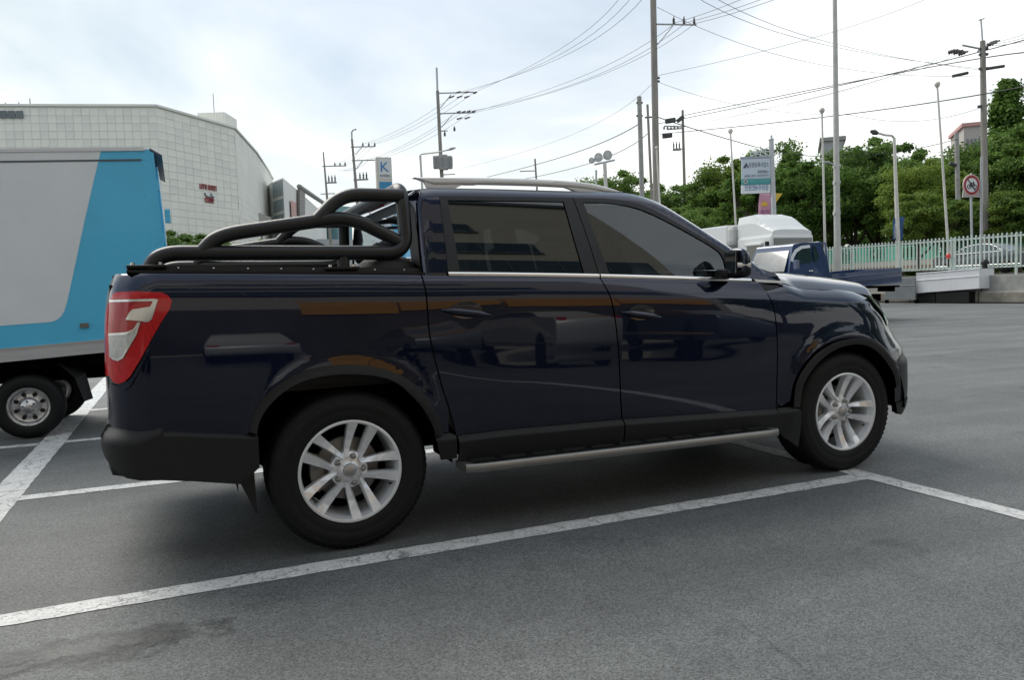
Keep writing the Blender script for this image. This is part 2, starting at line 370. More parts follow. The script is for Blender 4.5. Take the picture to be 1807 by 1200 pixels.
def Wg(x, z):                                   # greenhouse, leaning inwards
    s = max(0, z-zbelt(x))
    return .893-.19*s-.24*s*s-.010*((x-1.2)/1.2)**2
def Woff(f, o): return lambda x, z: f(x, z)+o
def T(pts, f=Wb):
    """trace image points onto the truck's side surface -> (x, z)"""
    res = []
    for (px, py) in pts:
        y = -.93
        for _ in range(40):
            p = onY(px, py, y); y = .5*y-.5*max(.3, f(p.x, p.z))
        res.append((p.x, p.z))
    return res
def cr_line(pts, n=4):
    """Catmull-Rom through points, for smooth traced edges"""
    P = [Vector((*p, 0)) for p in pts]; o = []
    for i in range(len(P)-1):
        a = P[i-1] if i else P[i]*2-P[i+1]; b, c = P[i], P[i+1]; d = P[i+2] if i+2 < len(P) else P[i+1]*2-P[i]
        for k in range(n):
            t = k/n; q = .5*((2*b)+(c-a)*t+(2*a-5*b+4*c-d)*t*t+(3*b-a-3*c+d)*t**3); o.append((q.x, q.y))
    return o+[tuple(pts[-1])]
def panel_mesh(name, outline, f, th=.014, holes=(), dx=.05, dz=.03, zfine=None):
    bm = bmesh.new()
    for ring in [outline]+list(holes):
        vs_ = [bm.verts.new((x, 0, z)) for x, z in ring]
        for i in range(len(vs_)): bm.edges.new((vs_[i], vs_[(i+1) % len(vs_)]))
    bmesh.ops.triangle_fill(bm, edges=bm.edges[:], use_beauty=True, normal=(0, -1, 0))
    xs = [p[0] for p in outline]; zs = [p[1] for p in outline]
    cuts = [((x, 0, 0), (1, 0, 0)) for x in np.arange(min(xs)+dx*.5, max(xs), dx)]+[((0, 0, z), (0, 0, 1)) for z in np.arange(min(zs)+dz*.5, max(zs), dz)]
    if zfine: cuts += [((0, 0, z), (0, 0, 1)) for z in zfine]
    for e0, e1 in ((-1.03, -.8), (3.3, 4.0)):                  # finer near the rounded ends of the body
        cuts += [((x, 0, 0), (1, 0, 0)) for x in np.arange(e0, e1, .012) if min(xs) < x < max(xs)]
    for c, n in cuts:
        bmesh.ops.bisect_plane(bm, geom=bm.verts[:]+bm.edges[:]+bm.faces[:], plane_co=c, plane_no=n, dist=1e-6)
    bm.faces.ensure_lookup_table(); bm.verts.index_update(); bm.normal_update()
    V = [(v.co.x, -f(v.co.x, v.co.z), v.co.z) for v in bm.verts]
    F = []
    for fc in bm.faces:
        ids = [v.index for v in fc.verts]
        F.append(ids if fc.normal.y < 0 else ids[::-1])
    NR = []; h = .004
    for (x, y, z) in V:
        wx = (f(x+h, z)-f(x-h, z))/(2*h); wz = (f(x, z+h)-f(x, z-h))/(2*h); NR.append(Vector((-wx, -1, -wz)).normalized())
    edges = {}
    for fi in F:
        for i in range(len(fi)): edges.setdefault(frozenset((fi[i], fi[(i+1) % len(fi)])), []).append((fi[i], fi[(i+1) % len(fi)]))
    for k_, lst in edges.items():
        if len(lst) == 1:
            a, b = lst[0]; va, vb = Vector(V[a]), Vector(V[b]); d = Vector((0, th, 0))
            k = len(V); nn = (vb-va).cross(d); nn = nn.normalized() if nn.length > 1e-9 else Vector((0, 0, 1))
            V += [tuple(va), tuple(vb), tuple(vb+d), tuple(va+d)]; F.append([k+1, k, k+3, k+2]); NR += [nn*1]*4
    bm.free()
    return V, F, NR
def panel(name, outline, m, parent, f=Wb, both=True, **k):
    V, F, NR = panel_mesh(name, outline, f, **k)
    a = put(name, mesh(name, V, F, True, NR), m, parent)
    b = None
    if both:
        V2 = [(x, -y, z) for x, y, z in V]; F2 = [fc[::-1] for fc in F]; N2 = [Vector((n.x, -n.y, n.z)) for n in NR]
        b = put(name, mesh(name, V2, F2, True, N2), m, parent)
    return a, b
def kids(pair, name, outline, m, f, **k):
    """a sub-part on both near and far part"""
    a, b = panel(name, outline, m, pair[0], f, **k)
    if b: b.parent = pair[1]
    return a, b

# ---- traced seams
GAP_BED = [(744, 487), (752, 520), (755, 560), (758, 590), (764, 620), (772, 652), (780, 683), (793, 724), (804, 769), (806, 812)]
GAP_MID = [(1056.5, 489), (1066, 502), (1078, 527), (1085, 560), (1089, 593), (1092, 626), (1093.5, 659), (1095, 699), (1097, 735), (1097.5, 772)]
GAP_FRT = [(1321, 479), (1335, 495), (1354, 518), (1364.6, 541), (1369, 566), (1371, 591), (1372, 628), (1371, 670), (1369.6, 724), (1365, 753)]
g1 = cr_line(T(GAP_BED)); g2 = cr_line(T(GAP_MID)); g3 = cr_line(T(GAP_FRT[1:]))
def shift(line_, d): return [(x+d, z) for x, z in line_]
def cut_above(line_, zmax): return [(x, z) for x, z in line_ if z < zmax]
ARCH_R = cr_line(T([(440, 762), (447, 731), (463, 705), (489, 680), (527, 658), (565, 648), (603, 644), (641, 645), (679, 652), (710, 664), (736, 683), (758, 712), (774, 740), (780, 764)]), 3)
ARCH_RI = cr_line(T([(453, 766), (458, 743), (473, 718), (501, 691), (533, 673), (571, 663), (606, 660), (644, 661), (679, 667), (704, 679), (726, 699), (745, 721), (761, 750), (767, 769)]), 3)
ARCH_F = cr_line(T([(1396, 718), (1402, 678), (1416.6, 649), (1437.5, 624), (1462.5, 607.5), (1483, 600), (1508, 596.5), (1533, 600), (1554, 612)])+[(3.50, .62), (3.535, .53)], 3)
ARCH_FI = cr_line(T([(1407, 718), (1413, 680), (1426, 656), (1446, 633), (1471, 616), (1496, 608.5), (1517, 608), (1537.5, 616), (1556, 634)])+[(3.465, .585), (3.495, .50)], 3)
zr_l = lambda x: zbelt(x)-.004

# ---- bed side
top = [(x, zr_l(x)) for x in np.linspace(g1[0][0]-.004, -.955, 30)]
CLAD_T = T([(359, 758), (450, 762)])
zc0 = .625
left = [(xrear(z)+.0012, z) for z in (1.31, 1.28, 1.24, 1.2, 1.1, 1.0, .9, .8, .7, zc0+.02)]+[(-.6, zc0-.01)]
rear_g = [p for p in shift(g1, -.004) if p[1] > .60]
bed_out = top+left+[(ARCH_R[0][0]-.02, zc0-.03)]+ARCH_R+[(rear_g[-1][0]-.003, ARCH_R[-1][1])]+rear_g[::-1]
zf = [z for z in np.arange(1.285, 1.345, .006)]
bed = panel('bed_side', bed_out, M_PAINTC, truck, zfine=zf)
# ---- doors
SILL_T = lerp(T([(807, 769), (895, 758), (1097, 740), (1368, 721), (1395, 717)]))
SILL_B = lerp(T([(807, 812), (1097, 782), (1344, 757), (1395, 750)]))
def door_outline(lg, rg):
    l_ = [p for p in shift(lg, .004) if p[1] > SILL_T(p[0])-.02]; r_ = [p for p in shift(rg, -.004) if p[1] > SILL_T(p[0])-.02]
    l_ = [p for p in l_ if p[1] < zr_l(p[0])-.001]; r_ = [p for p in r_ if p[1] < zr_l(p[0])-.001]
    tp = [(x, zr_l(x)) for x in np.linspace(l_[0][0]-.003, r_[0][0]-.004, 24)]
    return tp+r_+l_[::-1]
rdoor = panel('rear_door', door_outline(g1, g2), M_PAINTC, truck, zfine=list(np.arange(1.2, 1.31, .006)))
fdoor = panel('front_door', door_outline(g2, g3), M_PAINTC, truck, zfine=list(np.arange(1.15, 1.28, .006)))
# ---- front fender
HOODGAP = T([(1378, 495.5), (1388.6, 499), (1399, 503.6), (1409.5, 507), (1438, 508.5), (1474, 510.5), (1503, 514), (1524.6, 517.5), (1537, 520)], lambda x, z: .866 if x < 3.0 else .866-(x-3.0)*.10)
HL = [(3.62, 1.045), (3.70, .985)]
fl = [p for p in shift(g3, .004) if p[1] > .44]
hood_l = cr_line(HOODGAP, 3)
fend_out = fl[::-1]
fend_out = [(fl[-1][0], .46)]+fl[::-1]+[(x, min(z, zr_l(x))) for x, z in [(2.50, 1.19), (2.62, 1.186)]]
def Wf(x, z):                                    # fender: shoulder that rolls up under the hood edge
    hz = zhood(x); q_ = .085; base = Wb(x, min(z, hz-q_)); t = max(0, z-(hz-q_))/q_
    return base-.075*t*t-.012*t
zhood = lerp([(2.3, 1.215), (2.5, 1.195)]+[p for p in HOODGAP]+[(3.75, HOODGAP[-1][1]-.03), (4, HOODGAP[-1][1]-.10)])
fend_top = [(x, zhood(x)-.001) for x in np.linspace(fl[0][0]+.02, 3.60, 26)]
fend_front = [(3.66, zhood(3.60)-.03), (3.715, 1.0), (3.74, .93), (3.76, .86), (3.775, .74), (3.70, .72), (3.60, .70)]
fend_out = fl[::-1]+fend_top+fend_front+ARCH_F[::-1][2:-1]+[(fl[-1][0]+.03, .46)]
fender = panel('front_fender', fend_out, M_PAINTC, truck, Wf, zfine=list(np.arange(1.05, 1.22, .007)))
# ---- black lower cladding, arch trims, bumpers
def lipf(base, ztop, lip=.03, out=.026, tuck=.10):
    def f(x, z):
        d = ztop(x)-z
        return base(x, max(z, .30))+.004+out*sst(0, lip, d)-tuck*max(0, d-lip*1.3)*.45
    return f
sill_f = lipf(Wb, SILL_T)
def strip(l_, r_, n=16):
    return [(x, SILL_T(x)) for x in np.linspace(l_, r_, n)]+[(x, SILL_B(x)) for x in np.linspace(r_, l_, n)]
gx = lambda line_, z: float(np.interp(z, [p[1] for p in line_][::-1], [p[0] for p in line_][::-1]))
xa, xb, xc_ = gx(g1, .45), gx(g2, .42), gx(g3, .45)
zfs = list(np.arange(.30, .66, .008))
kids(rdoor, 'door_cladding', strip(xa+.006, xb-.004), M_PLAST, sill_f, zfine=zfs)
kids(fdoor, 'door_cladding', strip(xb+.004, xc_-.004), M_PLAST, sill_f, zfine=zfs)
fx = ARCH_FI[0][0]+.012
kids(fender, 'fender_cladding', [(xc_+.004, SILL_T(xc_)), (ARCH_F[0][0]+.02, SILL_T(fx)-.004), (fx, .42), (fx+.01, .30), (fx-.01, .20), (xc_+.05, .27), (xc_-.02, SILL_B(xc_))], M_PLAST, sill_f, zfine=zfs)
xg = gx(g1, .5)
rc_f = lipf(Wb, lambda x: ARCH_RI[-1][1]+.006)
kids(bed, 'bed_cladding', [(ARCH_RI[-1][0]-.006, ARCH_R[-1][1]+.002), (gx(g1, .6)-.004, ARCH_R[-1][1]-.006), (gx(g1, .5)-.004, .50), (gx(g1, .4)-.006, .385), (.44, .385), (ARCH_RI[-1][0]+.01, .45)], M_PLAST, rc_f, zfine=zfs)
def trimf(cx):
    def f(x, z):
        d = math.hypot(x-cx, (z-.385)); return Wb(x, z)+.007+.016*sst(.52, .44, d)
    return f
def ring(o_, i_): return o_+i_[::-1]
kids(bed, 'wheel_arch_trim', ring(ARCH_R, ARCH_RI), M_PLAST, trimf(0), th=.06, dz=.02)
kids(fender, 'wheel_arch_trim', ring(ARCH_F, ARCH_FI), M_PLAST, trimf(3.1), th=.06, dz=.02)
# rear bumper: wraps the rear corner
bz = lerp([(-1.06, .68), (-.97, .655), (-.90, .635), (-.80, .63), (-.42, .618)])
BUMP_T = T([(264, 753), (285, 755.5), (359, 759), (450, 763)])
zbt = lambda x: float(np.interp(x, [-1.06, -.98, -.90, -.80, BUMP_T[1][0], BUMP_T[2][0], BUMP_T[3][0]], [.705, .695, .683, BUMP_T[0][1]+.01, BUMP_T[1][1], BUMP_T[2][1], BUMP_T[3][1]]))
def corner_b(x, W, xr=-1.052, r=.16):
    if x < xr+r: q = min(r*.9995, xr+r-x); W -= r-math.sqrt(r*r-q*q)
    return W
def bump_f(x, z):
    d = zbt(x)-z; lipw = .03+.05*sst(-.75, -.92, x)
    W = .930+.004*0+.030*sst(0, lipw, d)-.05*max(0, d-lipw)-.28*max(0, .36-z)
    xr = -1.052+.05*(1-sst(0, .09, d))+.25*max(0, .47-z)
    return corner_b(x, W, xr)
BB = T([(208, 837), (222, 842), (289, 846), (338, 847.5), (411, 849.5), (424, 853)], lambda x, z: .925)
bump_out = [(x, zbt(x)) for x in np.linspace(-.99, BUMP_T[3][0]+.012, 24)]+[(BUMP_T[3][0]+.012, .45), (BB[5][0], BB[5][1]), (BB[3][0], BB[3][1]), (BB[2][0], BB[2][1]), (-.90, .452), (-.95, .466), (-.985, .49), (-1.012, .52), (-1.035, .555), (-1.0505, .60), (-1.0505, .64), (-1.03, .675)]
bump = panel('rear_bumper', bump_out, M_PLAST, truck, bump_f, th=.03, dz=.02, zfine=list(np.arange(.58, .70, .006)))
# rear bumper crossbar and tailgate (seen only from behind)
MB().bevbox((-.955, 0, .54), (.16, 1.52, .22), .05).build('bumper_bar', M_PLAST, truck)
tg = MB().bevbox((-.952, 0, .97), (.06, 1.46, .54), .03).build('tailgate', M_PAINTC, truck)
MB().bevbox((-.985, 0, 1.1), (.02, .34, .08), .008).build('tailgate_handle', M_BLACK, tg)
# mud flap behind the rear wheel
for s in (-1, 1):
    MB().prism([(-.437, .56), (-.430, .235), (-.437, .235), (-.47, .32), (-.505, .40), (-.50, .56)], .22, Matrix(((1, 0, 0, 0), (0, 0, -s if s < 0 else 1, .70*s), (0, 1, 0, 0), (0, 0, 0, 1)) if s > 0 else ((1, 0, 0, 0), (0, 0, -1, -.70), (0, 1, 0, 0), (0, 0, 0, 1)))).build('mud_flap', M_BLACK, truck)

# ---- taillight
TL = T([(190, 535), (194, 521), (201, 516.5), (212, 514.8), (240, 514), (285, 516), (297, 521.5), (303.5, 531), (300, 545), (283, 571), (268, 597), (248, 634), (230, 664), (220, 673.5), (208, 677), (199, 673), (194, 664)])
tl_out = TL[2:]+[(xrear(z)+.0015, z) for z in (.90, .96, 1.04, 1.12, 1.18)]
TLF = Woff(Wb, .012)
M_TLH = mat('taillight_housing', (.05, .003, .003), rough=.35, coat=1.)
def lens_mat(name, col, rough=.12):
    return mat(name, col, rough=rough, spec=.4, coat=.45, coat_rough=.02, noise=.45, nscale=110, stretch=(6, 1, .25))
M_LENSR = lens_mat('red_lens', (.50, .006, .010)); M_LENSW = lens_mat('clear_lens', (.52, .52, .50)); M_LENSD = lens_mat('deep_red_lens', (.40, .008, .012))
M_SILV = mat('lamp_reflector', (.64, .63, .60), rough=.2, metal=.6, coat=1.)
tl = panel('taillight', tl_out, M_LENSR, bed[0], TLF, dx=.03, dz=.02); tl[1].parent = bed[1]
def tlsub(name, pts, m, off, extra=()):
    p = T(pts)+list(extra); q = panel(name, p, m, tl[0], Woff(Wb, off), dx=.03, dz=.02, th=.006); q[1].parent = tl[1]
# for sub-parts of the lamp parents stay two levels deep
tl[0].parent = truck; tl[1].parent = truck
tlsub('inner_lens', [(194, 533), (200, 527.5), (274, 527.5), (262, 566), (243, 569), (236, 583), (228, 586), (193, 590), (191, 560)], M_LENSD, .0135)
tlsub('lens_border', [(192.5, 529.5), (272, 527), (279, 528.5), (268, 563), (262, 568), (253, 568), (262, 560), (270, 533), (268, 531.5), (193, 533)], M_SILV, .0155)
tlsub('turn_lamp', [(222, 564), (228, 552), (234, 546), (265, 541), (271, 530), (278, 529), (266, 565), (254, 567)], M_SILV, .017)
tlsub('reverse_lamp', [(192, 590), (222, 588), (236, 583), (244, 571), (246, 570), (240, 590), (216, 630), (208, 634), (200, 632), (193, 627)], M_LENSW, .0155)
tlsub('lamp_rim', [(192, 588), (222, 586), (235, 581), (243, 569), (248, 568), (242, 589), (217, 632), (208, 637), (199, 634), (193, 628), (193, 625.5), (200, 630), (208, 632), (215, 628), (237, 589), (240, 579), (236, 585), (222, 590.5), (192, 592.5)], M_SILV, .0175)
# body-coloured lip running below the lamp
lip = T([(304, 541), (308, 546), (290, 578), (270, 612), (248, 652), (229, 683), (218, 690), (205, 688), (195, 682), (195, 677), (208, 681), (221, 677.5), (232, 667), (250, 636), (270, 599), (285, 573)])
q = panel('lamp_surround', lip, M_PAINTC, truck, Woff(Wb, .008), dx=.03, dz=.02)

# ---- wheel wells and underbody
for cx in (0, 3.1):
    for s in (-1, 1):
        well = MB(); rows = []
        for k in range(19):
            a = R(-2)+R(186)*k/18; rows.append([(cx+.508*math.cos(a), s*yy, .375+.508*math.sin(a)) for yy in (.93, .60)])
        well.grid(rows).add([(cx-.5, s*.6, .40), (cx+.5, s*.6, .40), (cx+.5, s*.6, .9), (cx-.5, s*.6, .9)], [(0, 1, 2, 3)])
        well.build('wheel_well', M_DARK, truck)
un = MB(); un.box((1.45, 0, .60), (4.6, 1.16, .30)).box((1.55, -.74, .62), (1.95, .34, .50)).box((1.55, .74, .62), (1.95, .34, .50)).box((-.77, 0, .72), (.40, 1.6, .22))
un.build('underbody', M_DARK, truck)
fr = MB()
for s in (-1, 1): fr.box((1.45, s*.48, .44), (4.7, .09, .13))
fr.build('ladder_frame', M_DARK, truck)
ax = MB()
for cx in (0, 3.1): ax.tube([(cx, -.72, .377), (cx, .72, .377)], .045)
ax.lathe([(0, -.14), (.10, -.12), (.15, 0), (.10, .12), (0, .14)], 16, Matrix.Translation((0, 0, .377)) @ Matrix.Rotation(R(90), 4, 'X'))
ax.build('axle', M_DARK, truck)
MB().tube([(-.9, .35, .40), (-.4, .35, .42), (0.3, .40, .45), (1.5, .40, .38)], .035).lathe([(0, -.3), (.1, -.28), (.1, .28), (0, .3)], 16, Matrix.Translation((-.62, .35, .44)) @ Matrix.Rotation(R(90), 4, 'Y')).build('exhaust', M_STEEL, truck)
MB().lathe([(.16, -.11), (.36, -.11), (.38, -.05), (.38, .05), (.36, .11), (.16, .11), (.16, -.11)], 36, Matrix.Translation((-.72, -.1, .50))).build('spare_wheel', M_RUB, truck)
# dark inner skin behind every seam
inner = [(x, zbelt(x)-.02) for x in np.linspace(.30, 2.6, 16)]+[(2.66, 1.1), (2.6, .62), (2.55, .36), (.62, .36), (.50, .55), (.40, .75)]
panel('inner_skin', inner, M_BLACK, truck, lambda x, z: Wb(x, z)-.013, th=.01)

# ---- cargo bed
bf = MB()
bf.box((-.30, 0, .78), (1.36, 1.5, .04))
for s in (-1, 1): bf.box((-.30, s*.775, 1.04), (1.36, .05, .50))
bf.box((.36, 0, 1.04), (.05, 1.55, .50)); bf.build('bed_liner', M_BLACK, truck)
rail_m = M_BLACK
for s in (-1, 1):
    rl = MB(); P = T([(224, 481), (745, 486.5)], lambda x, z: .84)
    a, b = P[0], P[1]
    z0, z1 = zbelt(a[0])+.004, zbelt(b[0])+.004
    V = []
    for (x, z) in ((a[0], z0), (b[0], z1)):
        for (yy, zz) in ((.875, -.004), (.875, .006), (.835, .008), (.83, .030), (.76, .030), (.74, .012), (.74, -.03)): V.append((x, s*yy, z+zz))
    rl.add(V, [(i, i+1, i+8, i+7) for i in range(6)]+[tuple(range(7)), tuple(range(7, 14))])
    r_o = rl.build('bed_rail', rail_m, truck)
    bolt = MB().lathe([(0, .003), (.004, .002), (.005, 0)], 10, Matrix.Rotation(R(90)*(1 if s < 0 else -1), 4, 'X')).build('bolt', M_ALU, r_o)
    for i in range(9):
        o = bolt if i == 0 else bolt.copy()
        if i: COL.objects.link(o)
        t = (i+.4)/9; o.location = (a[0]+(b[0]-a[0])*t, s*.834, z0+(z1-z0)*t+.019)
# rolled tonneau cover lying at the cab end
ton = MB(); rows = []
for i in range(9):
    y = -.72+1.44*i/8
    rows.append([(.39-.24+.30*k/10, y, 1.335+.052*math.sin(math.pi*min(1, k/10*1.05))**.6+.008*math.sin(i*2.1+k*.9)) for k in range(11)])
ton.grid(rows).build('folded_bed_cover', mat('cover_fabric', (.018, .019, .02), rough=.75, bump=.3, bscale=90), truck)
# hump of cloth near the corner
MB().lathe([(.13, 0), (.12, .03), (.09, .055), (.05, .068), (0, .07)], 18, Matrix.Translation((.27, -.70, 1.335)) @ Matrix.Scale(1.15, 4, (1, 0, 0))).build('cover_roll_end', MATS['cover_fabric'], truck)
cov = MB().box((-.32, 0, 1.325), (1.30, 1.46, .012)); cov.build('bed_cover', MATS['cover_fabric'], truck)
# ---- cab: upper body side, window frames, glass
SIL = T([(738.5, 333), (760, 331), (788, 331), (850, 332), (919, 334), (1010, 336.5), (1065, 338), (1109, 340.5), (1138, 347), (1167, 359), (1204, 381), (1248, 409), (1284, 432), (1305, 446), (1322, 456), (1343, 472), (1361, 479.5)], lambda x, z: Wg(x, z)-.045)
sil_f = spline([(SIL[0][0]-.1, SIL[0][1])]+SIL)
XR = T([(738.5, 400)], Wg)[0][0]
def Wc(x, z):
    d = sil_f(x)-z; W = Wg(x, z)
    rr = .058
    if d < rr: W -= .055*((rr-max(d, 0))/rr)**2
    if x < XR+.035: W -= .03*((XR+.035-x)/.035)**2
    return W
FR_OUT = T([(775, 346), (850, 346.5), (930, 347.5), (1010, 349), (1045, 349.5), (1080, 351), (1124, 358.5), (1160, 373.5), (1211, 402.5), (1250, 425), (1281, 443.5), (1287, 462), (1288, 491)], Wg)
fo_top = cr_line(FR_OUT[:11], 3)
belt_line = lambda x: zbelt(x)+.001
xl, xr_ = T([(790, 479)], Wg)[0][0], FR_OUT[-1][0]
frame_out = fo_top+[FR_OUT[11], (xr_, belt_line(xr_))]+[(x, belt_line(x)) for x in np.linspace(xr_-.03, xl, 16)]
glass_r = T([(789.5, 353), (860, 353.5), (930, 354.3), (994, 355.5), (1006, 398), (1018, 440), (1030.5, 483), (960, 481), (880, 478.5), (811, 476.5), (804, 436), (797, 395)], Wg)
GF = T([(1028.7, 357), (1055, 357), (1080, 358.5), (1120, 366), (1153, 379), (1189, 397), (1229.5, 419.5), (1266, 442), (1277, 458), (1284, 490), (1180, 487.5), (1075.4, 484), (1058, 440), (1043, 398)], Wg)
glass_f = cr_line(GF[:9], 3)+GF[9:]
# painted upper shell with the window opening cut out
sx = [SIL[0][0]+i*(SIL[-3][0]-SIL[0][0])/50 for i in range(51)]
shell = [(x, sil_f(x)-.0005) for x in sx]+[(SIL[-2][0], zbelt(SIL[-2][0])+.06), (SIL[-1][0]-.02, sil_f(SIL[-1][0])-.004)]
xe = SIL[-1][0]-.02
shell += [(xe+.0, zbelt(xe)-.002)]+[(x, zbelt(x)-.002) for x in np.linspace(xe-.05, XR+.004, 20)]+[(XR, 1.40), (XR+.004, 1.55), (XR+.012, 1.66)]
hole = [(x, z) for x, z in frame_out]
hole2 = [(x, max(z, zbelt(x)+.004)) for x, z in hole]
shell_o = panel('cab_upper_side', shell, M_PAINTC, truck, Wc, holes=[hole2], th=.02, dz=.025, zfine=list(np.arange(1.66, 1.76, .006)))
Wfr = lambda x, z: Wg(x, z)+.003
# mid seam divides rear and front door frames
bpx = T([(1010.5, 349), (1057, 489)], Wg)
fr_r = [p for p in fo_top if p[0] < bpx[0][0]-.002]+[(bpx[0][0]-.0025, bpx[0][1]), (bpx[1][0]-.0025, belt_line(bpx[1][0]))]+[(x, belt_line(x)) for x in np.linspace(bpx[1][0]-.03, xl, 10)]
fr_f = [(bpx[0][0]+.0025, bpx[0][1])]+[p for p in fo_top if p[0] > bpx[0][0]+.004]+[FR_OUT[11], (xr_, belt_line(xr_))]+[(x, belt_line(x)) for x in np.linspace(xr_-.03, bpx[1][0]+.0025, 10)]
kids(rdoor, 'window_frame', fr_r, M_MATTE, Wfr, holes=[glass_r], th=.012)
kids(fdoor, 'window_frame', fr_f, M_MATTE, Wfr, holes=[glass_f], th=.012)
def grow(poly, d):
    cx = sum(p[0] for p in poly)/len(poly); cz = sum(p[1] for p in poly)/len(poly)
    return [(x+(d if x > cx else -d), z+(d if z > cz else -d)) for x, z in poly]
kids(rdoor, 'window_glass', grow(glass_r, .008), M_TINT, Woff(Wg, -.004), th=.001, dx=.1, dz=.06)
kids(fdoor, 'window_glass', grow(glass_f, .006), M_TINTF, Woff(Wg, -.004), th=.001, dx=.1, dz=.06)
# glass run rubber: thin black line round the glass
# chrome belt strips
def belt_strip(parent_pair, x0, x1, name='belt_moulding', up=.014, dn=-.006, m=M_CHROME):
    xs = np.linspace(x0, x1, 14)
    o = [(x, zbelt(x)+up) for x in xs]+[(x, zbelt(x)+dn) for x in xs[::-1]]
    def f(x, z): 
        t = (z-zbelt(x)-dn)/(up-dn); return .899+.010*math.sin(math.pi*min(1, max(0, t*.5+.35)))-.010*((x-1.2)/2.2)**2
    kids(parent_pair, name, o, m, f, th=.012, dz=.004)
belt_strip(rdoor, xl-.002, bpx[1][0]-.004); belt_strip(fdoor, bpx[1][0]+.004, T([(1322, 496)], Wg)[0][0])
cs = T([(1331, 492.5), (1384, 495.5), (1388, 500), (1337, 497.5)], lambda x, z: .905)
kids(fender, 'belt_moulding', cs, M_CHROME, lambda x, z: .898, th=.02)

# ---- roof and windshield
def roof_row(x, zs, yh, crown, n=14):
    return [(x, y, zs+crown*(1-(y/yh)**2)-.0) for y in np.linspace(-yh, yh, n)]
rows = []
ix = [SIL[0][0]-.012]+[SIL[0][0]+i*(T([(1120, 342)], Wg)[0][0]-SIL[0][0])/14 for i in range(15)]
for x in ix:
    z = sil_f(max(x, SIL[0][0])); yh = Wc(max(x, XR+.03), z-.002); rows.append(roof_row(x, z-.003, yh, .034))
MB().grid(rows).build('roof', M_PAINTC, truck)
WX0, WX1 = ix[-1], SIL[-2][0]
wrows = []
for i in range(13):
    t = i/12; x = WX0+(WX1-WX0)*t; z = sil_f(x)-.006; yh = Wc(x, z)-.004
    wrows.append([(x+(.10*(1-(y/yh)**2)), y, z+.012*(1-(y/yh)**2)) for y in np.linspace(-yh, yh, 13)])
MB().grid(wrows).build('windshield', M_CLEAR, truck)
# roof rails
M_RRAIL = mat('silver_rail_paint', (.74, .75, .75), rough=.35, metal=.0, coat=.2)
RT = T([(728.5, 313), (745, 312.8), (883, 314), (960, 316.5), (1029, 321.5), (1060, 327), (1097, 338.5)], lambda x, z: .64)
RBOT = T([(747, 329.5), (753, 330.5), (800, 331), (815, 325.5), (826, 323), (960, 325), (988, 326.5), (1000, 331), (1015, 336), (1055, 338)], lambda x, z: .64)
for s in (-1, 1):
    up = spline(RT); dn = lerp(RBOT)
    rb = MB(); rows = []
    xs = list(np.linspace(RT[0][0]+.002, RT[-1][0]-.002, 60))
    x_start = RBOT[0][0]
    for x in xs:
        zt = up(x)
        thick = .048 if x > RT[0][0]+.25 else .050
        lowr = zt-.040*min(1, max(.05, (x-RT[0][0])/.10)) if x < x_start+.30 else zt-(.034+.004*math.sin(x))
        lowr = max(lowr, dn(x)-.004) if x > RBOT[-3][0] else lowr
        rows.append([(x, s*(.64+.018), lowr), (x, s*(.64+.020), (zt+lowr)/2), (x, s*(.64+.012), zt-.004), (x, s*(.64-.0), zt), (x, s*(.64-.02), zt-.006), (x, s*(.64-.022), lowr)])
    rb.grid(rows, True, True).build('roof_rail', M_RRAIL, truck)
    for pts in ([(745, 313.5), (753, 330.5), (800, 332), (815, 325.5), (829, 322), (833, 316)], [(975, 319), (988, 326.5), (1000, 331), (1018, 338), (1060, 341), (1085, 337), (1040, 325)]):
        P2 = T(pts, lambda x, z: .64)
        MB().prism([(x, z-.004) for x, z in P2], .032, Matrix(((1, 0, 0, 0), (0, 0, -1, s*.64+.014), (0, 1, 0, 0), (0, 0, 0, 1)))).build('rail_foot', M_RRAIL, truck)
# ---- back of the cab
bx = lambda y, z: XR-.012+.055*sst(.70, .90, abs(y)/(Wc(XR+.05, min(z, 1.70))/.90))
def back_w(z): return Wc(XR+.04, min(z, 1.71))-.008 if z < 1.70 else Wc(XR+.04, 1.70)-.008-(z-1.70)*1.2
def backring(in_, m, name, parent, dxx):
    pass
def back_outline(inset, zlo, zhi, rad, n=7):
    """half-open rounded outline (y, z) of the back window, widest at the bottom"""
    pts = []
    def hw(z): return back_w(z)-inset
    cor = [(-1, zlo), (-1, zhi), (1, zhi), (1, zlo)]
    poly = [(hw(zlo)*-1, zlo), (-hw(zhi-rad), zhi-rad)]
    for k in range(n+1):
        a = R(180-90*k/n); poly.append((-hw(zhi-rad)+rad+rad*math.cos(a), zhi-rad+rad*math.sin(a)))
    for k in range(n+1):
        a = R(90-90*k/n); poly.append((hw(zhi-rad)-rad+rad*math.cos(a), zhi-rad+rad*math.sin(a)))
    poly += [(hw(zlo), zlo)]
    return poly
outer = back_outline(0., 1.25, SIL[0][1]-.004, .07); mid_ = back_outline(.075, 1.335, SIL[0][1]-.045, .12); inn = back_outline(.15, 1.37, SIL[0][1]-.10, .10)
def bridge(a, b, xa_, xb_):
    V = [(bx(y, z)+xa_, y, z) for y, z in a]+[(bx(y, z)+xb_, y, z) for y, z in b]; n = len(a)
    return V, [(i, (i+1) % n, n+(i+1) % n, n+i) for i in range(n)]
cb = MB().add(*bridge(outer, mid_, 0, -.004)); cbo = cb.build('cab_back', M_PAINTC, truck)
cf = MB().add(*bridge(mid_, inn, -.006, -.004)); cf.build('window_surround', M_BLACK, cbo)
n_ = len(inn); MB().add([(bx(y, z)-.003, y, z) for y, z in inn], [tuple(range(n_))]).build('back_glass', M_TINTF, cbo)
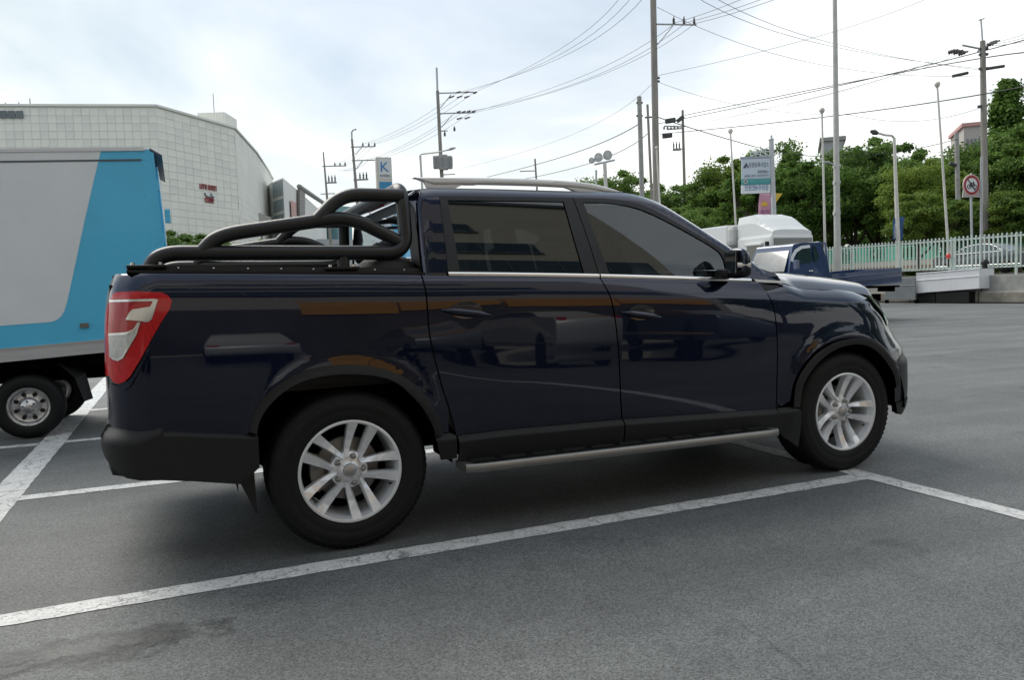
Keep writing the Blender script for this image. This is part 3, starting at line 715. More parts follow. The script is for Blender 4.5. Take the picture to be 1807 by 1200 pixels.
lw = MB().add([(XR-.012, -.86, 1.30), (XR-.012, .86, 1.30), (XR-.012, .86, .7), (XR-.012, -.86, .7)], [(0, 1, 2, 3)]); lw.build('lower_back', M_PAINTC, cbo)
hl_ = MB().bevbox((XR-.02, 0, SIL[0][1]-.02), (.03, .36, .025), .008).build('high_stop_lamp', M_LENSD, cbo)

# ---- hood, cowl and nose
HG = [(x, -(.866 if x < 3.0 else .866-(x-3.0)*.10), z-.004) for x, z in hood_l]
ridge_x = [2.93, 3.08, 3.24, 3.43, 3.575, 3.69, 3.765]
RIDGE = spline(list(zip([2.60]+ridge_x, [1.292, 1.270, 1.257, 1.242, 1.219, 1.191, 1.163, 1.128])))
rows = []
for (x, y, z) in HG:
    pts = [(x, y, z-.002)]
    xx = x+.0
    zr = RIDGE(min(3.75, x+.26*max(0, min(1, (x-2.6)/.4))*.4))
    for yy, t in ((.865, .12), (.84, .30), (.80, .48), (.74, .64), (.66, .80), (.56, .92), (.45, 1.), (.30, 1.02), (.15, 1.01), (0, 1.0)):
        yq = -abs(y)*yy/.885
        xc2 = x+.24*(1-(yq/y)**2)*sst(3.0, 3.6, x)
        zq = z+(RIDGE(min(3.80, xc2))-z)*t
        pts.append((xc2, yq, zq))
    full = pts+[(p[0], -p[1], p[2]) for p in pts[-2::-1]]
    rows.append(full)
# leading edge rolls down
last = rows[-1]; rows.append([(p[0]+.035, p[1]*.985, p[2]-.022) for p in last]); rows.append([(p[0]+.05, p[1]*.97, p[2]-.06) for p in last])
hood = MB().grid(rows).build('hood', M_PAINTC, truck)
# body-coloured corner that joins pillar, fender and hood
CC = T([(1317, 454), (1330, 463), (1343, 472.5), (1361, 479.5), (1367.5, 480.5), (1372, 487), (1377, 495), (1360, 494.5), (1334, 493), (1321, 482)], lambda x, z: .868)
panel('cowl_corner', CC, M_PAINTC, truck, lambda x, z: .874-.10*max(0, z-1.20)-.35*max(0, z-1.24), th=.03, dz=.01)
# cowl between hood and windshield (body-coloured corner + black tray)
c0 = rows[0]
MB().grid([[(p[0]-.22, p[1]*.90, p[2]+.004) for p in c0], [(p[0]-.02, p[1]*.93, p[2]-.006) for p in c0]]).build('cowl', M_BLACK, truck)
# nose: grille, upper fascia, bumper
def nose_row(z, inset=0., n=15):
    c = cfront(z); r = .55
    ye = .50; xe = c+math.sqrt(max(0, r*r-(r-(.945-ye))**2)) if (.945-ye) < r else c+r
    return [(xe-inset+.06*(1-(y/ye)**2), y, z) for y in np.linspace(-ye, ye, n)]
MB().grid([nose_row(z) for z in (.30, .42, .56, .70)]).build('front_bumper', M_PLAST, truck)
MB().grid([nose_row(z, .02) for z in (.70, .80, .90, 1.0, 1.06)]).build('grille', M_BLACK, truck)
gb = MB()
for z in (.76, .84, .92, 1.0): gb.tube([(p[0]+.006, p[1], p[2]) for p in nose_row(z, .02)], .010, 8)
gb.build('grille_bar', M_CHROME, truck)
# bumper corner in black plastic, wraps from the arch to the nose
def Wfb(x, z):
    d = .70-z; return corner(x, z, .935+.02*sst(0, .05, d)-.12*max(0, .36-z))
fb_out = ARCH_FI[::-1][:2]+[(3.50, .62), (3.57, .70), (3.70, .72), (3.80, .70), (3.88, .62), (3.90, .5), (3.87, .40), (3.80, .31), (3.62, .285), (3.52, .32), (3.50, .40)]
fb_out = [(3.465, .585), (3.52, .66), (3.60, .715), (3.72, .74), (3.80, .73), (3.87, .66), (3.905, .56), (3.90, .47), (3.86, .38), (3.80, .315), (3.60, .285), (3.535, .33), (3.50, .42), (3.497, .50)]
fb_up = [p for p in fb_out if p[1] > .43]; fb_lo = [p for p in fb_out if p[1] <= .43]
fb = panel('bumper_corner', [(3.465, .585), (3.52, .66), (3.60, .715), (3.72, .74), (3.80, .73), (3.87, .66), (3.905, .56), (3.90, .47), (3.875, .405), (3.503, .405), (3.497, .50)], mat('dark_bumper_skin', (.008, .009, .013), rough=.4, spec=.35), truck, Wfb, th=.04, dz=.02)
panel('bumper_lip', [(3.503, .401), (3.875, .401), (3.85, .36), (3.79, .325), (3.62, .305), (3.53, .335)], M_PLAST, truck, Woff(Wfb, .006), th=.04, dz=.02)
# headlight
def Whl(x, z): return Wf(x, min(z, zhood(x)-.004))+.008
hl_out = T([(1538, 519.5), (1546, 519.5)], lambda x, z: .84)
M_HLG = mat('headlight_lens', (.26, .28, .30), rough=.08, spec=.7, coat=1., noise=.3, nscale=30)
for s in (-1, 1):
    rws = []
    for k in range(13):                                  # lens runs from the hood corner down the fender edge
        t = k/12; z = 1.098-.20*t; 
        row = []
        for j in range(7):
            u = j/6; a = R(30+40*u); c = cfront(z); xx = c+.55*math.sin(a)+.012; yy = (.94-.55)+.55*math.cos(a)+.012
            row.append((xx-.02*t*(1-u), s*-yy*-1 if s > 0 else -yy, z-.02*u*t))
        rws.append(row)
    MB().grid(rws).build('headlight', M_HLG, truck)
# ---- door mirrors
def mirror(s):
    root = MB(); prof_ = []
    O = [(2.150, 1.300), (2.152, 1.375), (2.168, 1.398), (2.205, 1.402), (2.250, 1.385), (2.285, 1.350), (2.300, 1.325), (2.297, 1.285), (2.283, 1.250), (2.265, 1.236), (2.19, 1.232), (2.158, 1.240)]
    O = cr_line(O+[O[0]], 3)[:-1]
    cx, cz = 2.21, 1.315; rows = []
    for k, (t, yy) in enumerate(((.55, .925), (.86, .93), (.96, .945), (1., .985), (.99, 1.03), (.94, 1.07), (.80, 1.10), (.5, 1.115), (.02, 1.12))):
        rows.append([(cx+(x-cx)*t*.46, s*(.952+(yy-.925)*.80), cz+(z-cz)*t) for x, z in O])
    return rows
M_MIRG = mat('mirror_glass', (.75, .77, .78), rough=.02, metal=1.)
M_SIG = mat('signal_lens', (.70, .66, .58), rough=.1, coat=1., spec=.7, noise=.2, nscale=80)
for s, door in ((-1, fdoor[0]), (1, fdoor[1])):
    rows = mirror(s)
    up = MB().grid(rows, True, True); mo = up.build('mirror', M_PAINTC, truck)
    lowr = MB(); ring_ = []                                        # black lower shell, just proud of the painted cap
    for row in rows[1:-1]: ring_.append([(2.21+(p[0]-2.21)*1.03, p[1]+s*.002, p[2]-.001) for p in sorted(row, key=lambda p: p[0]) if p[2] < 1.285])
    m_ = min(len(r_) for r_ in ring_)
    if m_ > 2: lowr.grid([[r_[round(i*(len(r_)-1)/(m_-1))] for i in range(m_)] for r_ in ring_]).build('lower_shell', M_BLACK, mo)
    MB().bevbox((2.182, s*1.0, 1.318), (.016, .105, .135), .006).build('mirror_bezel', M_BLACK, mo)
    MB().bevbox((2.173, s*1.0, 1.318), (.004, .09, .115), .0015).build('mirror_face', M_MIRG, mo)
    sg = MB(); rws = []
    for k in range(7):
        t = k/6; x = 2.172+.050*t; yb = 1.062+.066*t-.014*t*t
        rws.append([(x, s*yb, 1.319-.004*t), (x-.008, s*(yb+.008), 1.307-.004*t), (x, s*yb, 1.293-.002*t)])
    sg.grid(rws).build('signal_lamp', M_SIG, mo)
    MB().bevbox((2.20, s*.925, 1.262), (.11, .10, .05), .02).build('mirror_arm', M_BLACK, mo)
    # triangular sail at the window corner
    q = T([(1277, 447), (1287, 455), (1290, 491), (1283, 491)], Wg)
    V = [(x, s*(Wg(x, z)+.006), z) for x, z in q]; MB().add(V, [(0, 1, 2, 3)]).build('mirror_sail', M_BLACK, door)
# ---- door handles: bowl, grip
def handle(px0, px1, pair):
    A = T([px0])[0]; B = T([px1])[0]; cx = (A[0]+B[0])/2; 
    for s, d in ((-1, pair[0]), (1, pair[1])):
        y0 = Wb(cx, (A[1]+B[1])/2)
        g_ = MB(); rows = []
        for k in range(25):
            t = k/24; x = A[0]+(B[0]-A[0])*t; z = A[1]+(B[1]-A[1])*t
            hgt = .013*min(1, .25+3*min(t, 1-t))+.004*math.sin(t*math.pi); off = .010+.026*min(1, 5*min(t, 1-t))**.6
            w0 = Wb(x, z)
            rows.append([(x, s*(w0+off-.016), z-hgt), (x, s*(w0+off-.003), z-hgt*.75), (x, s*(w0+off), z), (x, s*(w0+off-.004), z+hgt*.75), (x, s*(w0+off-.016), z+hgt)])
        h = g_.grid(rows, True, False).build('door_handle', M_PAINTC, d)
        cup = MB(); rws = []
        for r_, dep in ((1., .0035), (.93, .002), (.75, -.004), (.45, -.008), (.05, -.009)):
            rws.append([(cx+.085*r_*math.cos(a)-.0, s*(Wb(cx+.085*r_*math.cos(a), A[1]-.005+.042*r_*math.sin(a))+.004+dep*.2-(1-r_)*.0), A[1]-.006+.042*r_*math.sin(a)) for a in np.linspace(0, 2*math.pi, 28, endpoint=False)])
        cup.grid(rws, True, True).build('handle_cup', mat('cup_shade_paint', (.004, .005, .009), rough=.2, coat=1.), h)  # door skin has no hollow; its shade is put into this near-black colour
handle((777, 547), (867, 556), rdoor); handle((1094, 551), (1167, 560), fdoor)

# ---- side step
for s in (-1, 1):
    st = MB(); rows = []
    A, B = (.545, .333), (2.485, .316)
    sec = [(.86, .022), (.995, .030), (1.026, .031), (1.040, .028), (1.045, .020), (1.045, -.008), (1.036, -.016), (.86, -.014)]
    for i in range(25):
        t = i/24; x = A[0]+(B[0]-A[0])*t; z = A[1]+(B[1]-A[1])*t
        e_ = 1-.12*max(0, (abs(t-.5)*2-.97)/.03)
        rows.append([(x, s*(.86+(yy-.86)*e_), z+zz) for yy, zz in sec])
    so_ = st.grid(rows, True, True).add(rows[0], [tuple(range(8))]).add(rows[-1], [tuple(range(8))]).build('side_step', mat('step_edge_satin', (.30, .295, .285), rough=.42, metal=.85), truck)
    pad = MB(); pad.add([(A[0]+.03, s*.87, A[1]+.034), (A[0]+.04, s*1.026, A[1]+.035), (B[0]-.06, s*1.026, B[1]+.034), (B[0]-.05, s*.87, B[1]+.034)], [(0, 1, 2, 3)]).build('step_pad', M_BLACK, so_)
    ln = MB().box(((A[0]+B[0])/2, s*.885, (A[1]+B[1])/2+.037), (1.86, .006, .006)).box(((A[0]+B[0])/2, s*.915, (A[1]+B[1])/2+.037), (1.86, .004, .005)); ln.build('pad_edge', mat('bronze_edge', (.30, .22, .13), rough=.35, metal=.8), so_)
    rib = MB().bevbox((0, 0, 0), (.13, .05, .008), .004).build('tread_rib', M_PLAST, so_)
    for k in range(11):
        o = rib if k == 0 else rib.copy()
        if k: COL.objects.link(o)
        t = (k+.6)/11.4; o.location = (A[0]+(B[0]-A[0])*t, s*.967, A[1]+(B[1]-A[1])*t+.037)
    br = MB()
    for x in (.8, 1.5, 2.25): br.box((x, s*.72, .36), (.07, .34, .03))
    br.build('step_bracket', M_DARK, so_)

# ---- roll bar
TR = .0352
rbm = MB()
def side_path(s):
    y = s*.80
    return [(-.825, y, 1.335), (-.790, y, 1.425), (.345, y*.995, 1.413), (.352, s*.78, 1.725)]
hoop = rounded([(-.825, -.80, 1.335), (-.775, -.80, 1.425), (.352, -.80, 1.412), (.350, -.755, 1.738), (.350, .755, 1.738), (.352, .80, 1.412), (-.775, .80, 1.425), (-.825, .80, 1.335)], .10, 8)
rb_o = MB().tube(hoop, TR, 18).build('roll_bar', M_TUBE, truck)
for s in (-1, 1):
    mid = rounded([(-.60, s*.80, 1.425), (-.525, s*.80, 1.503), (.075, s*.792, 1.592), (.345, s*.785, 1.455)], .11, 8)
    MB().tube(mid, TR*.96, 18, False).build('middle_tube', M_TUBE, rb_o)
    upr = rounded([(-.085, s*.795, 1.565), (.045, s*.775, 1.697), (.35, s*.765, 1.697)], .09, 8)
    MB().tube(upr, TR*.96, 18, False).build('upper_tube', M_TUBE, rb_o)
    for x, z1 in ((.035, 1.40),):
        MB().tube([(x, s*.80, zbelt(x)+.03), (x, s*.80, z1)], .03, 14).build('bar_post', M_TUBE, rb_o)
    for x in (-.825, .02):
        p = MB().bevbox((x, s*.81, zbelt(x)+.028), (.16, .11, .014), .005); p.build('foot_plate', M_BLACK, rb_o)
        for dx_ in (-.055, .055): MB().lathe([(0, .012), (.008, .012), (.009, 0)], 6, Matrix.Translation((x+dx_, s*.845, zbelt(x)+.034)), False).build('bolt', M_ALU, rb_o)

# ---- wheels
def make_wheel(cx, s, rot):
    A = Matrix.Translation((cx, 0, .379)) @ Matrix.Rotation(R(90)*(1 if s < 0 else -1), 4, 'X')      # local z -> outwards
    yo = .805                                                                      # local height of the tyre's mid plane
    Mx = A
    rim = MB()
    f = .935                                                                       # flange plane
    rim.lathe([(.232, f-.004), (.2445, f+.001), (.2465, f-.006), (.2405, f-.016), (.228, f-.030), (.222, f-.06), (.215, f-.12), (.212, f-.20), (.214, .70)], 64, Mx)
    rim.lathe([(.232, f-.004), (.229, f-.012), (.226, f-.03)], 64, Mx)
    w = rim.build('wheel', M_RIM, truck, sharp='keep')
    # spokes: five pairs, faceted with a raised inner ridge
    V0 = []; sp = MB()
    def P(r_, a, h): return Vector((r_*math.cos(a), r_*math.sin(a), h))
    for k in range(5):
        ac = R(rot+72*k)
        for sg in (-1, 1):
            # outer edge spreads at the rim, inner edge forms the ridge beside the slot
            def pt(r_, da, h): return P(r_, ac+sg*da, h)
            hub_r, rim_r = .062, .233
            secs = []
            for t in (0, .25, .5, .75, 1.):
                r_ = hub_r+(rim_r-hub_r)*t
                lat_in = .0195+.004*t                        # slot side
                wid = .023+.028*t                                                    # spoke width
                hh = f-.034+.030*t-.010*math.sin(t*math.pi)
                a_in = math.asin(min(.9, lat_in/r_)); a_rd = math.asin(min(.93, (lat_in+wid*(.10+.30*(1-t)))/r_)); a_out = math.asin(min(.97, (lat_in+wid)/r_))
                secs.append([pt(r_, a_in, hh-.05), pt(r_, a_in, hh-.024), pt(r_, a_rd, hh), pt(r_, a_out, hh-.004-.014*(1-t)), pt(r_, a_out, hh-.05)])
            if s > 0 or True:
                sp.grid(secs, False)
    hubm = [(.0, f-.035), (.034, f-.035), (.036, f-.040), (.050, f-.044), (.084, f-.050), (.092, f-.062), (.092, f-.11)]
    sp.lathe(hubm, 40, None)
    MM = [Mx @ Vector(v) for v in sp.V]; sp.V = [tuple(v) for v in MM]
    sp.build('spokes', M_RIM, w)
    cap = MB().lathe([(0, f-.020), (.026, f-.0215), (.030, f-.025), (.033, f-.036)], 32, Mx).build('centre_cap', mat('cap_silver', (.42, .41, .40), rough=.35, metal=.7), w)
    for k in range(5):
        a = R(rot+72*k); c_ = Matrix.Translation((.0665*math.cos(a), .0665*math.sin(a), 0))
        MB().lathe([(.017, f-.052), (.0165, f-.046), (.0115, f-.046), (.0115, f-.030), (.009, f-.026), (0, f-.026)], 12, Mx @ c_).build('lug_nut', mat('nut_metal', (.30, .29, .27), rough=.35, metal=.9), w)
    MB().lathe([(0, f-.105), (.150, f-.105), (.155, f-.11), (.155, f-.13), (0, f-.13)], 48, Mx).build('brake_disc', M_STEEL, w)
    ca = MB(); rows = []
    for a in np.linspace(R(150), R(215), 10): rows.append([(r_*math.cos(a), r_*math.sin(a), h) for r_, h in ((.115, f-.14), (.115, f-.085), (.178, f-.085), (.178, f-.14))])
    ca.grid(rows, False); ca.V = [tuple(Mx @ Vector(v)) for v in ca.V]; ca.build('brake_caliper', M_STEEL, w)
    MB().lathe([(.0, .74), (.212, .74)], 32, Mx).build('backing_plate', M_DARK, w)
    a = R(rot-25-72*1); MB().tube([Mx @ P(.221, a, f-.055), Mx @ P(.205, a, f-.03)], .005, 8).build('valve', M_BLACK, w)
    # tyre: sidewall, shoulder and grooved tread
    h0 = yo; hw = .128
    pr = [(.236, h0+.112), (.246, h0+.124), (.262, h0+.131), (.285, h0+.1345), (.292, h0+.1325), (.296, h0+.1345), (.32, h0+.1355), (.335, h0+.133), (.338, h0+.1305), (.342, h0+.1315), (.356, h0+.126), (.368, h0+.115), (.3755, h0+.100)]
    tread = []
    for c_ in (.078, .038, 0, -.038, -.078):
        tread += [(.379, h0+c_+.010+.006), (.3685, h0+c_+.005), (.3685, h0+c_-.005), (.379, h0+c_-.010-.006)] if c_ else [(.3795, h0+.012), (.369, h0+.006), (.369, h0-.006), (.3795, h0-.012)]
    pr2 = pr+tread+[(r_, 2*h0-h) for r_, h in pr[::-1]]
    ty = MB().lathe(pr2, 96, Mx, True)
    tyo = ty.build('tyre', M_RUB, w)
    # shoulder blocks
    bl = MB()
    for k in range(72):
        a = 2*math.pi*(k+.5)/72; 
        for hs in (1, -1):
            vs4 = []
            for da in (-.024, .020):
                for (r_, h) in ((.3585, h0+hs*.1275), (.3705, h0+hs*.1165), (.3785, h0+hs*.099)):
                    vs4.append(Mx @ P(r_+.0012, a+da, h))
            bl.add(vs4, [(0, 1, 4, 3), (1, 2, 5, 4)])
    bl.build('tread_block', M_RUB, tyo); 
    tyo.children[0]['kind'] = 'stuff'
    # flat spot where it meets the ground is hidden by lowering the wheel 2 mm
    w.location = (0, 0, -.002)
    return w
for cx, rot in ((0, 72), (3.1, 67)):
    for s in (-1, 1): make_wheel(cx, s, rot)

# ---- cabin interior seen through the glass
M_SEAT = mat('seat_leather', (.030, .029, .028), rough=.55, noise=.15)
for x, y in ((1.75, -.38), (1.75, .38), (.85, -.38), (.85, .38)):
    st = MB().bevbox((x, y, .95), (.52, .52, .16), .05)
    Mr = Matrix.Rotation(R(-14), 3, 'Y'); st.bevbox((x-.30, y, 1.24), (.14, .50, .56), .05, Mr).bevbox((x-.385, y, 1.56), (.09, .27, .17), .035, Mr)
    st.build('seat', M_SEAT, truck)
dsh = MB().bevbox((2.36, 0, 1.10), (.40, 1.55, .30), .08).build('dashboard', M_SEAT, truck)
tor = [(2.02+.05*math.sin(a)*-.9, .38+.185*math.cos(a), 1.205+.17*math.sin(a)) for a in np.linspace(0, 2*math.pi, 28, endpoint=False)]
MB().tube(tor, .015, 8, closed=True).tube([(2.02, .2, 1.2), (2.02, .56, 1.2)], .014, 8).tube([(2.02, .38, 1.2), (2.30, .38, 1.12)], .03, 8).build('steering_wheel', M_BLACK, truck)
fl_ = MB().box((1.45, 0, .80), (2.3, 1.7, .06)).build('cabin_floor', M_DARK, truck)
MB().bevbox((1.25, -.0, 1.66), (1.5, 1.30, .03), .01).build('headliner', mat('headliner_cloth', (.20, .20, .19), rough=.9), truck)
MB().tube([(-.0+2.05, 0, 1.62), (2.05, 0, 1.57)], .008, 6).bevbox((2.05, 0, 1.545), (.03, .22, .06), .012).build('rear_view_mirror', M_BLACK, truck)
# ================================================================== blue and grey box truck on the left
M_BXG = mat('box_grey_paint', (.76, .81, .85), rough=.42, coat=.25, noise=.05, nscale=1.5)
M_BXB = mat('box_blue_paint', (.09, .53, .83), rough=.42, coat=.25, noise=.06, nscale=1.5)
M_RAIL = mat('box_aluminium_rail', (.55, .56, .58), rough=.42, metal=.55, noise=.1, nscale=6, stretch=(.3, 1, 8))
M_BXW = mat('box_white_door', (.66, .68, .70), rough=.4, coat=.2)
bt = thing('box_truck', 'delivery box truck with grey and sky-blue cargo box, parked at the left', 'truck')
YB = 3.52
pA = onY(264, 263, YB); pB = onY(283, 430, YB); up = (pA-pB).normalized()           # the box leans with its pitch
fwd = Vector((-up.z, 0, up.x)); fwd = fwd if fwd.x < 0 else -fwd                       # towards the truck's front
pC = onY(190, 609, YB); hgt = (pA-pC).dot(up); BL = 3.3; BWd = 1.74
def bp(u, v, w_=0.): return pA+fwd*u-up*v+Vector((0, w_, 0))                          # u from the rear edge, v down from the roof, w inwards
def quad(name, poly, m, parent, out=.0, th=.004):
    n = len(poly); V = [bp(u, v, -out) for u, v in poly]+[bp(u, v, -out+th) for u, v in poly]
    return MB().add(V, [tuple(range(n)), tuple(range(2*n-1, n-1, -1))]+[(i, (i+1) % n, n+(i+1) % n, n+i) for i in range(n)]).build(name, m, parent)
def uv(px, py):
    d = onY(px, py, YB)-pA; return d.dot(fwd), -d.dot(up)
HB = uv(95, 608)[1]
bm_ = MB(); V = [bp(u, v, w_) for w_ in (0, BWd) for u, v in ((0, 0), (BL, 0), (BL, HB), (0, HB))]
cargo = bm_.add(V, [(0, 1, 2, 3), (7, 6, 5, 4), (0, 4, 5, 1), (1, 5, 6, 2), (2, 6, 7, 3), (3, 7, 4, 0)]).build('cargo_box', M_BXB, bt)
# grey paint field: edge runs down, turns with a round corner and goes forward
e1 = [uv(178, 266), uv(165, 320), uv(148, 395), uv(131, 475), uv(119, 531)]
rc = [uv(112, 552), uv(101, 564), uv(88, 568.5)]; e2 = [uv(0, 575)]
k = (e2[0][1]-rc[-1][1])/(e2[0][0]-rc[-1][0])
grey = [(BL-.002, .012)]+[(max(.02, a), max(.012, b)) for a, b in e1]+cr_line([e1[-1]]+rc, 4)[1:]+[(BL-.002, rc[-1][1]+k*(BL-rc[-1][0]))]
quad('grey_panel', grey, M_BXG, cargo, .003)
# roof edge rail, groove, bottom rail
q1 = uv(0, 285)[1]; q0 = uv(250, 281)[1]
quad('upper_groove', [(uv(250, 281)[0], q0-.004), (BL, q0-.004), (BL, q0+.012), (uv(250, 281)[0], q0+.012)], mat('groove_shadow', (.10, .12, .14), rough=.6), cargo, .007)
quad('roof_rail', [(.04, -.016), (BL, -.016), (BL, .014), (.04, .014)], mat('roof_rail_white', (.7, .72, .74), rough=.4), cargo, .012, .03)
quad('bottom_rail', [(-.02, HB-.004), (BL, HB-.004), (BL, HB+.115), (-.02, HB+.115)], M_RAIL, cargo, .014, .06)
quad('rail_bead', [(-.02, HB-.006), (BL, HB-.006), (BL, HB+.012), (-.02, HB+.012)], M_ALU, cargo, .019, .02)
lt = uv(149, 574); quad('side_lamp', [(lt[0]-.035, lt[1]-.02), (lt[0]+.035, lt[1]-.02), (lt[0]+.035, lt[1]+.02), (lt[0]-.035, lt[1]+.02)], M_STEEL, cargo, .02, .03)
# rear doors with bars, hinges and visor
def rear(name, v0, v1, w0, w1, m, out=.01, parent=cargo):
    V = [bp(0, v, w_) for v, w_ in ((v0, w0), (v0, w1), (v1, w1), (v1, w0))]; V += [p-fwd*out for p in V]
    return MB().add(V, [(0, 1, 2, 3), (7, 6, 5, 4), (0, 4, 5, 1), (1, 5, 6, 2), (2, 6, 7, 3), (3, 7, 4, 0)]).build(name, m, parent)
rear('rear_door', .06, HB, .04, .86, M_BXB, .012); rear('rear_door', .06, HB, .88, 1.70, M_BXW, .012)
rear('door_post', .02, HB, .004, .045, M_BXB, .03)
for v in (.28, .78, 1.28): rear('hinge', v, v+.10, .008, .16, M_BXB, .045)
for w_, m in ((.42, M_BXB), (.72, M_ALU), (1.1, M_ALU)):
    MB().tube([bp(-.035, .1, w_), bp(-.035, HB-.05, w_)], .014, 8).build('lock_bar', m, cargo)
V = [bp(-.0, -.012, -.0), bp(-.0, -.012, BWd), bp(-.10, .055, BWd), bp(-.10, .055, 0), bp(-.0, .012, -.0), bp(-.0, .012, BWd), bp(-.10, .075, BWd), bp(-.10, .075, 0)]
MB().add(V, [(0, 1, 2, 3), (7, 6, 5, 4), (0, 3, 7, 4), (3, 2, 6, 7), (2, 1, 5, 6), (1, 0, 4, 5)]).build('roof_visor', mat('visor_dark', (.05, .08, .12), rough=.4), cargo)
MB().bevbox(bp(-.09, .62, .05), (.05, .06, .13), .01).build('marker_lamp', M_BXB, cargo)
# chassis
ch = MB().box((-2.6, 4.35, .56), (3.6, .75, .16)); ch.build('chassis', M_DARK, bt)
MB().box((-2.9, 4.4, .70), (3.2, 1.5, .14)).build('subframe', M_DARK, bt)
MB().box((-.99, 4.4, .45), (.10, 1.5, .12)).build('rear_bar', M_DARK, bt)
wc = onY(50, 718, YB+.06)
def bt_wheel(c, s, R0=.292):
    A_ = Matrix.Translation(c) @ Matrix.Rotation(R(90)*(1 if s < 0 else -1), 4, 'X')
    rim = MB().lathe([(.173, .0), (.177, -.004), (.176, -.012), (.160, -.006), (.156, -.010), (.150, -.050), (.135, -.062), (.075, -.060), (.070, -.020), (.062, -.012), (.035, -.008), (.030, -.002), (0, 0)], 48, A_)
    w_ = rim.build('wheel', mat('polished_alloy', (.62, .62, .63), rough=.28, metal=.85), bt)
    MB().lathe([(.172, -.012), (.182, .004), (.20, .010), (.235, .012), (.262, .004), (.28, -.015), (R0, -.035), (R0, -.075), (R0-.008, -.08), (R0, -.085), (R0, -.13), (.28, -.16), (.2, -.17), (.17, -.16)], 48, A_).build('tyre', M_RUB, w_)
    for k in range(8):
        a = R(20+45*k); MB().lathe([(0, .003), (.019, .003), (.019, -.004)], 16, A_ @ Matrix.Translation((.112*math.cos(a), .112*math.sin(a), -.058)), False).build('wheel_hole', M_BLACK, w_)
    for k in range(14):
        a = R(10+360/14*k); MB().lathe([(0, .003), (.004, .003), (.004, -.002)], 8, A_ @ Matrix.Translation((.1675*math.cos(a), .1675*math.sin(a), -.003)), False).build('rim_bolt', M_STEEL, w_)
    for k in range(5):
        a = R(30+72*k); MB().lathe([(0, .02), (.008, .02), (.010, 0)], 6, A_ @ Matrix.Translation((.052*math.cos(a), .052*math.sin(a), -.018)), False).build('lug_nut', M_STEEL, w_)
    return w_
bt_wheel(Vector((wc.x, YB+.06, .290)), -1); bt_wheel(Vector((wc.x+.05, 5.05, .290)), 1)
bt_wheel(Vector((-4.3, YB+.06, .290)), -1)
# rubber flap hanging behind the wheel
f0, f1, f2 = onY(105, 640, YB+.2), onY(135, 665, YB+.2), onY(152, 706, YB+.2)
MB().grid([[f0+Vector((0, -.12, 0)), f0+Vector((.07, .10, .02))], [f1+Vector((0, -.12, 0)), f1+Vector((.07, .10, .02))], [f2+Vector((0, -.12, 0)), f2+Vector((.05, .10, 0))]], False).build('mud_flap', mat('flap_rubber', (.02, .021, .022), rough=.6), bt)
MB().bevbox((-1.30, 4.9, .46), (.22, .10, .12), .03).build('tail_lamp_box', M_DARK, bt)
# cab (outside the frame)
cb_ = MB().bevbox((-5.3, 4.42, 1.15), (1.5, 1.62, 1.65), .18).build('cab', M_BXW, bt)
for y in (3.60, 5.24): MB().box((-5.35, y, 1.55), (.85, .02, .5)).build('side_window', M_BLACK, cb_)
MB().box((-6.055, 4.42, 1.5), (.02, 1.35, .62)).build('windshield', M_BLACK, cb_); MB().bevbox((-5.3, 4.42, .38), (1.52, 1.64, .2), .05).build('cab_skirt', M_BLACK, cb_)
# another parked car just behind, only its wheel shows

# rivets along the rear post and faint horizontal seam
rv = MB().lathe([(0, .004), (.006, .003), (.008, 0)], 8, Matrix.Rotation(R(90), 4, 'X')).build('rivet', M_BXB, cargo)
for k in range(26):
    o = rv if k == 0 else rv.copy()
    if k: COL.objects.link(o)
    o.location = bp(.035+.05*(k % 2), .10+k*.065, -.001)
# ================================================================== the building behind the camera, mirrored in the paint and glass
M_TAN = mat('tan_wall_cladding', (.52, .46, .38), rough=.7, noise=.12, nscale=.8, stretch=(.25, 1, 4), bump=.2, bscale=6)
M_WGL = mat('office_glass', (.030, .055, .062), rough=.06, spec=.8, coat=.6, noise=.3, nscale=.5)
M_ORG = mat('orange_sign', (.78, .36, .05), rough=.45, noise=.15, nscale=1.2)
M_SHOPD = mat('shop_front_dark', (.10, .095, .085), rough=.5, noise=.5, nscale=.35)
M_MULL = mat('mullion_metal', (.16, .17, .18), rough=.4, metal=.5)
M_LETW = mat('white_letter', (.75, .75, .72), rough=.4)
YF = -19.5
hb = thing('office_building', 'tan clad office building with window bands behind the camera, mirrored in the truck', 'building', (0, YF, 0))
MB().box((-10, -7.5, 11.), (54, 15, 22.)).build('wall', M_TAN, hb)
def hbox(name, x0, x1, z0, z1, m, out=.06, parent=hb): return MB().box(((x0+x1)/2, out/2, (z0+z1)/2), (x1-x0, out, z1-z0)).build(name, m, parent)
def win_band(x0, x1, z0, z1, n):
    wn = hbox('window_band', x0, x1, z0, z1, M_WGL, .03)
    for i in range(n+1):
        x = x0+(x1-x0)*i/n; hbox('mullion', x-.04, x+.04, z0, z1, M_MULL, .07, wn)
    hbox('sill', x0-.1, x1+.1, z0-.18, z0, M_MULL, .16, wn)
win_band(-36, 16.2, 8.4, 11.2, 24); win_band(-36, 11.5, 12.4, 13.9, 20); win_band(-36, 9.5, 15.8, 17.2, 20)
hbox('roof_edge', -37.1, 17.1, 21.5, 22.1, M_MULL, .25)
hbox('shop_front', -36, 16.6, .2, 3.4, M_SHOPD, .05)
for x0, x1, z0, z1 in ((2.2, 5.0, 2.7, 4.9), (5.1, 8.4, 3.1, 4.7), (8.6, 12.6, 2.6, 5.1), (12.7, 16.4, 3.0, 4.8)): hbox('sign_panel', x0, x1, z0, z1, M_ORG, .22)
hbox('sign_panel', -6, 2.2, 3.6, 4.8, mat('cream_sign', (.5, .47, .40), rough=.5), .22)
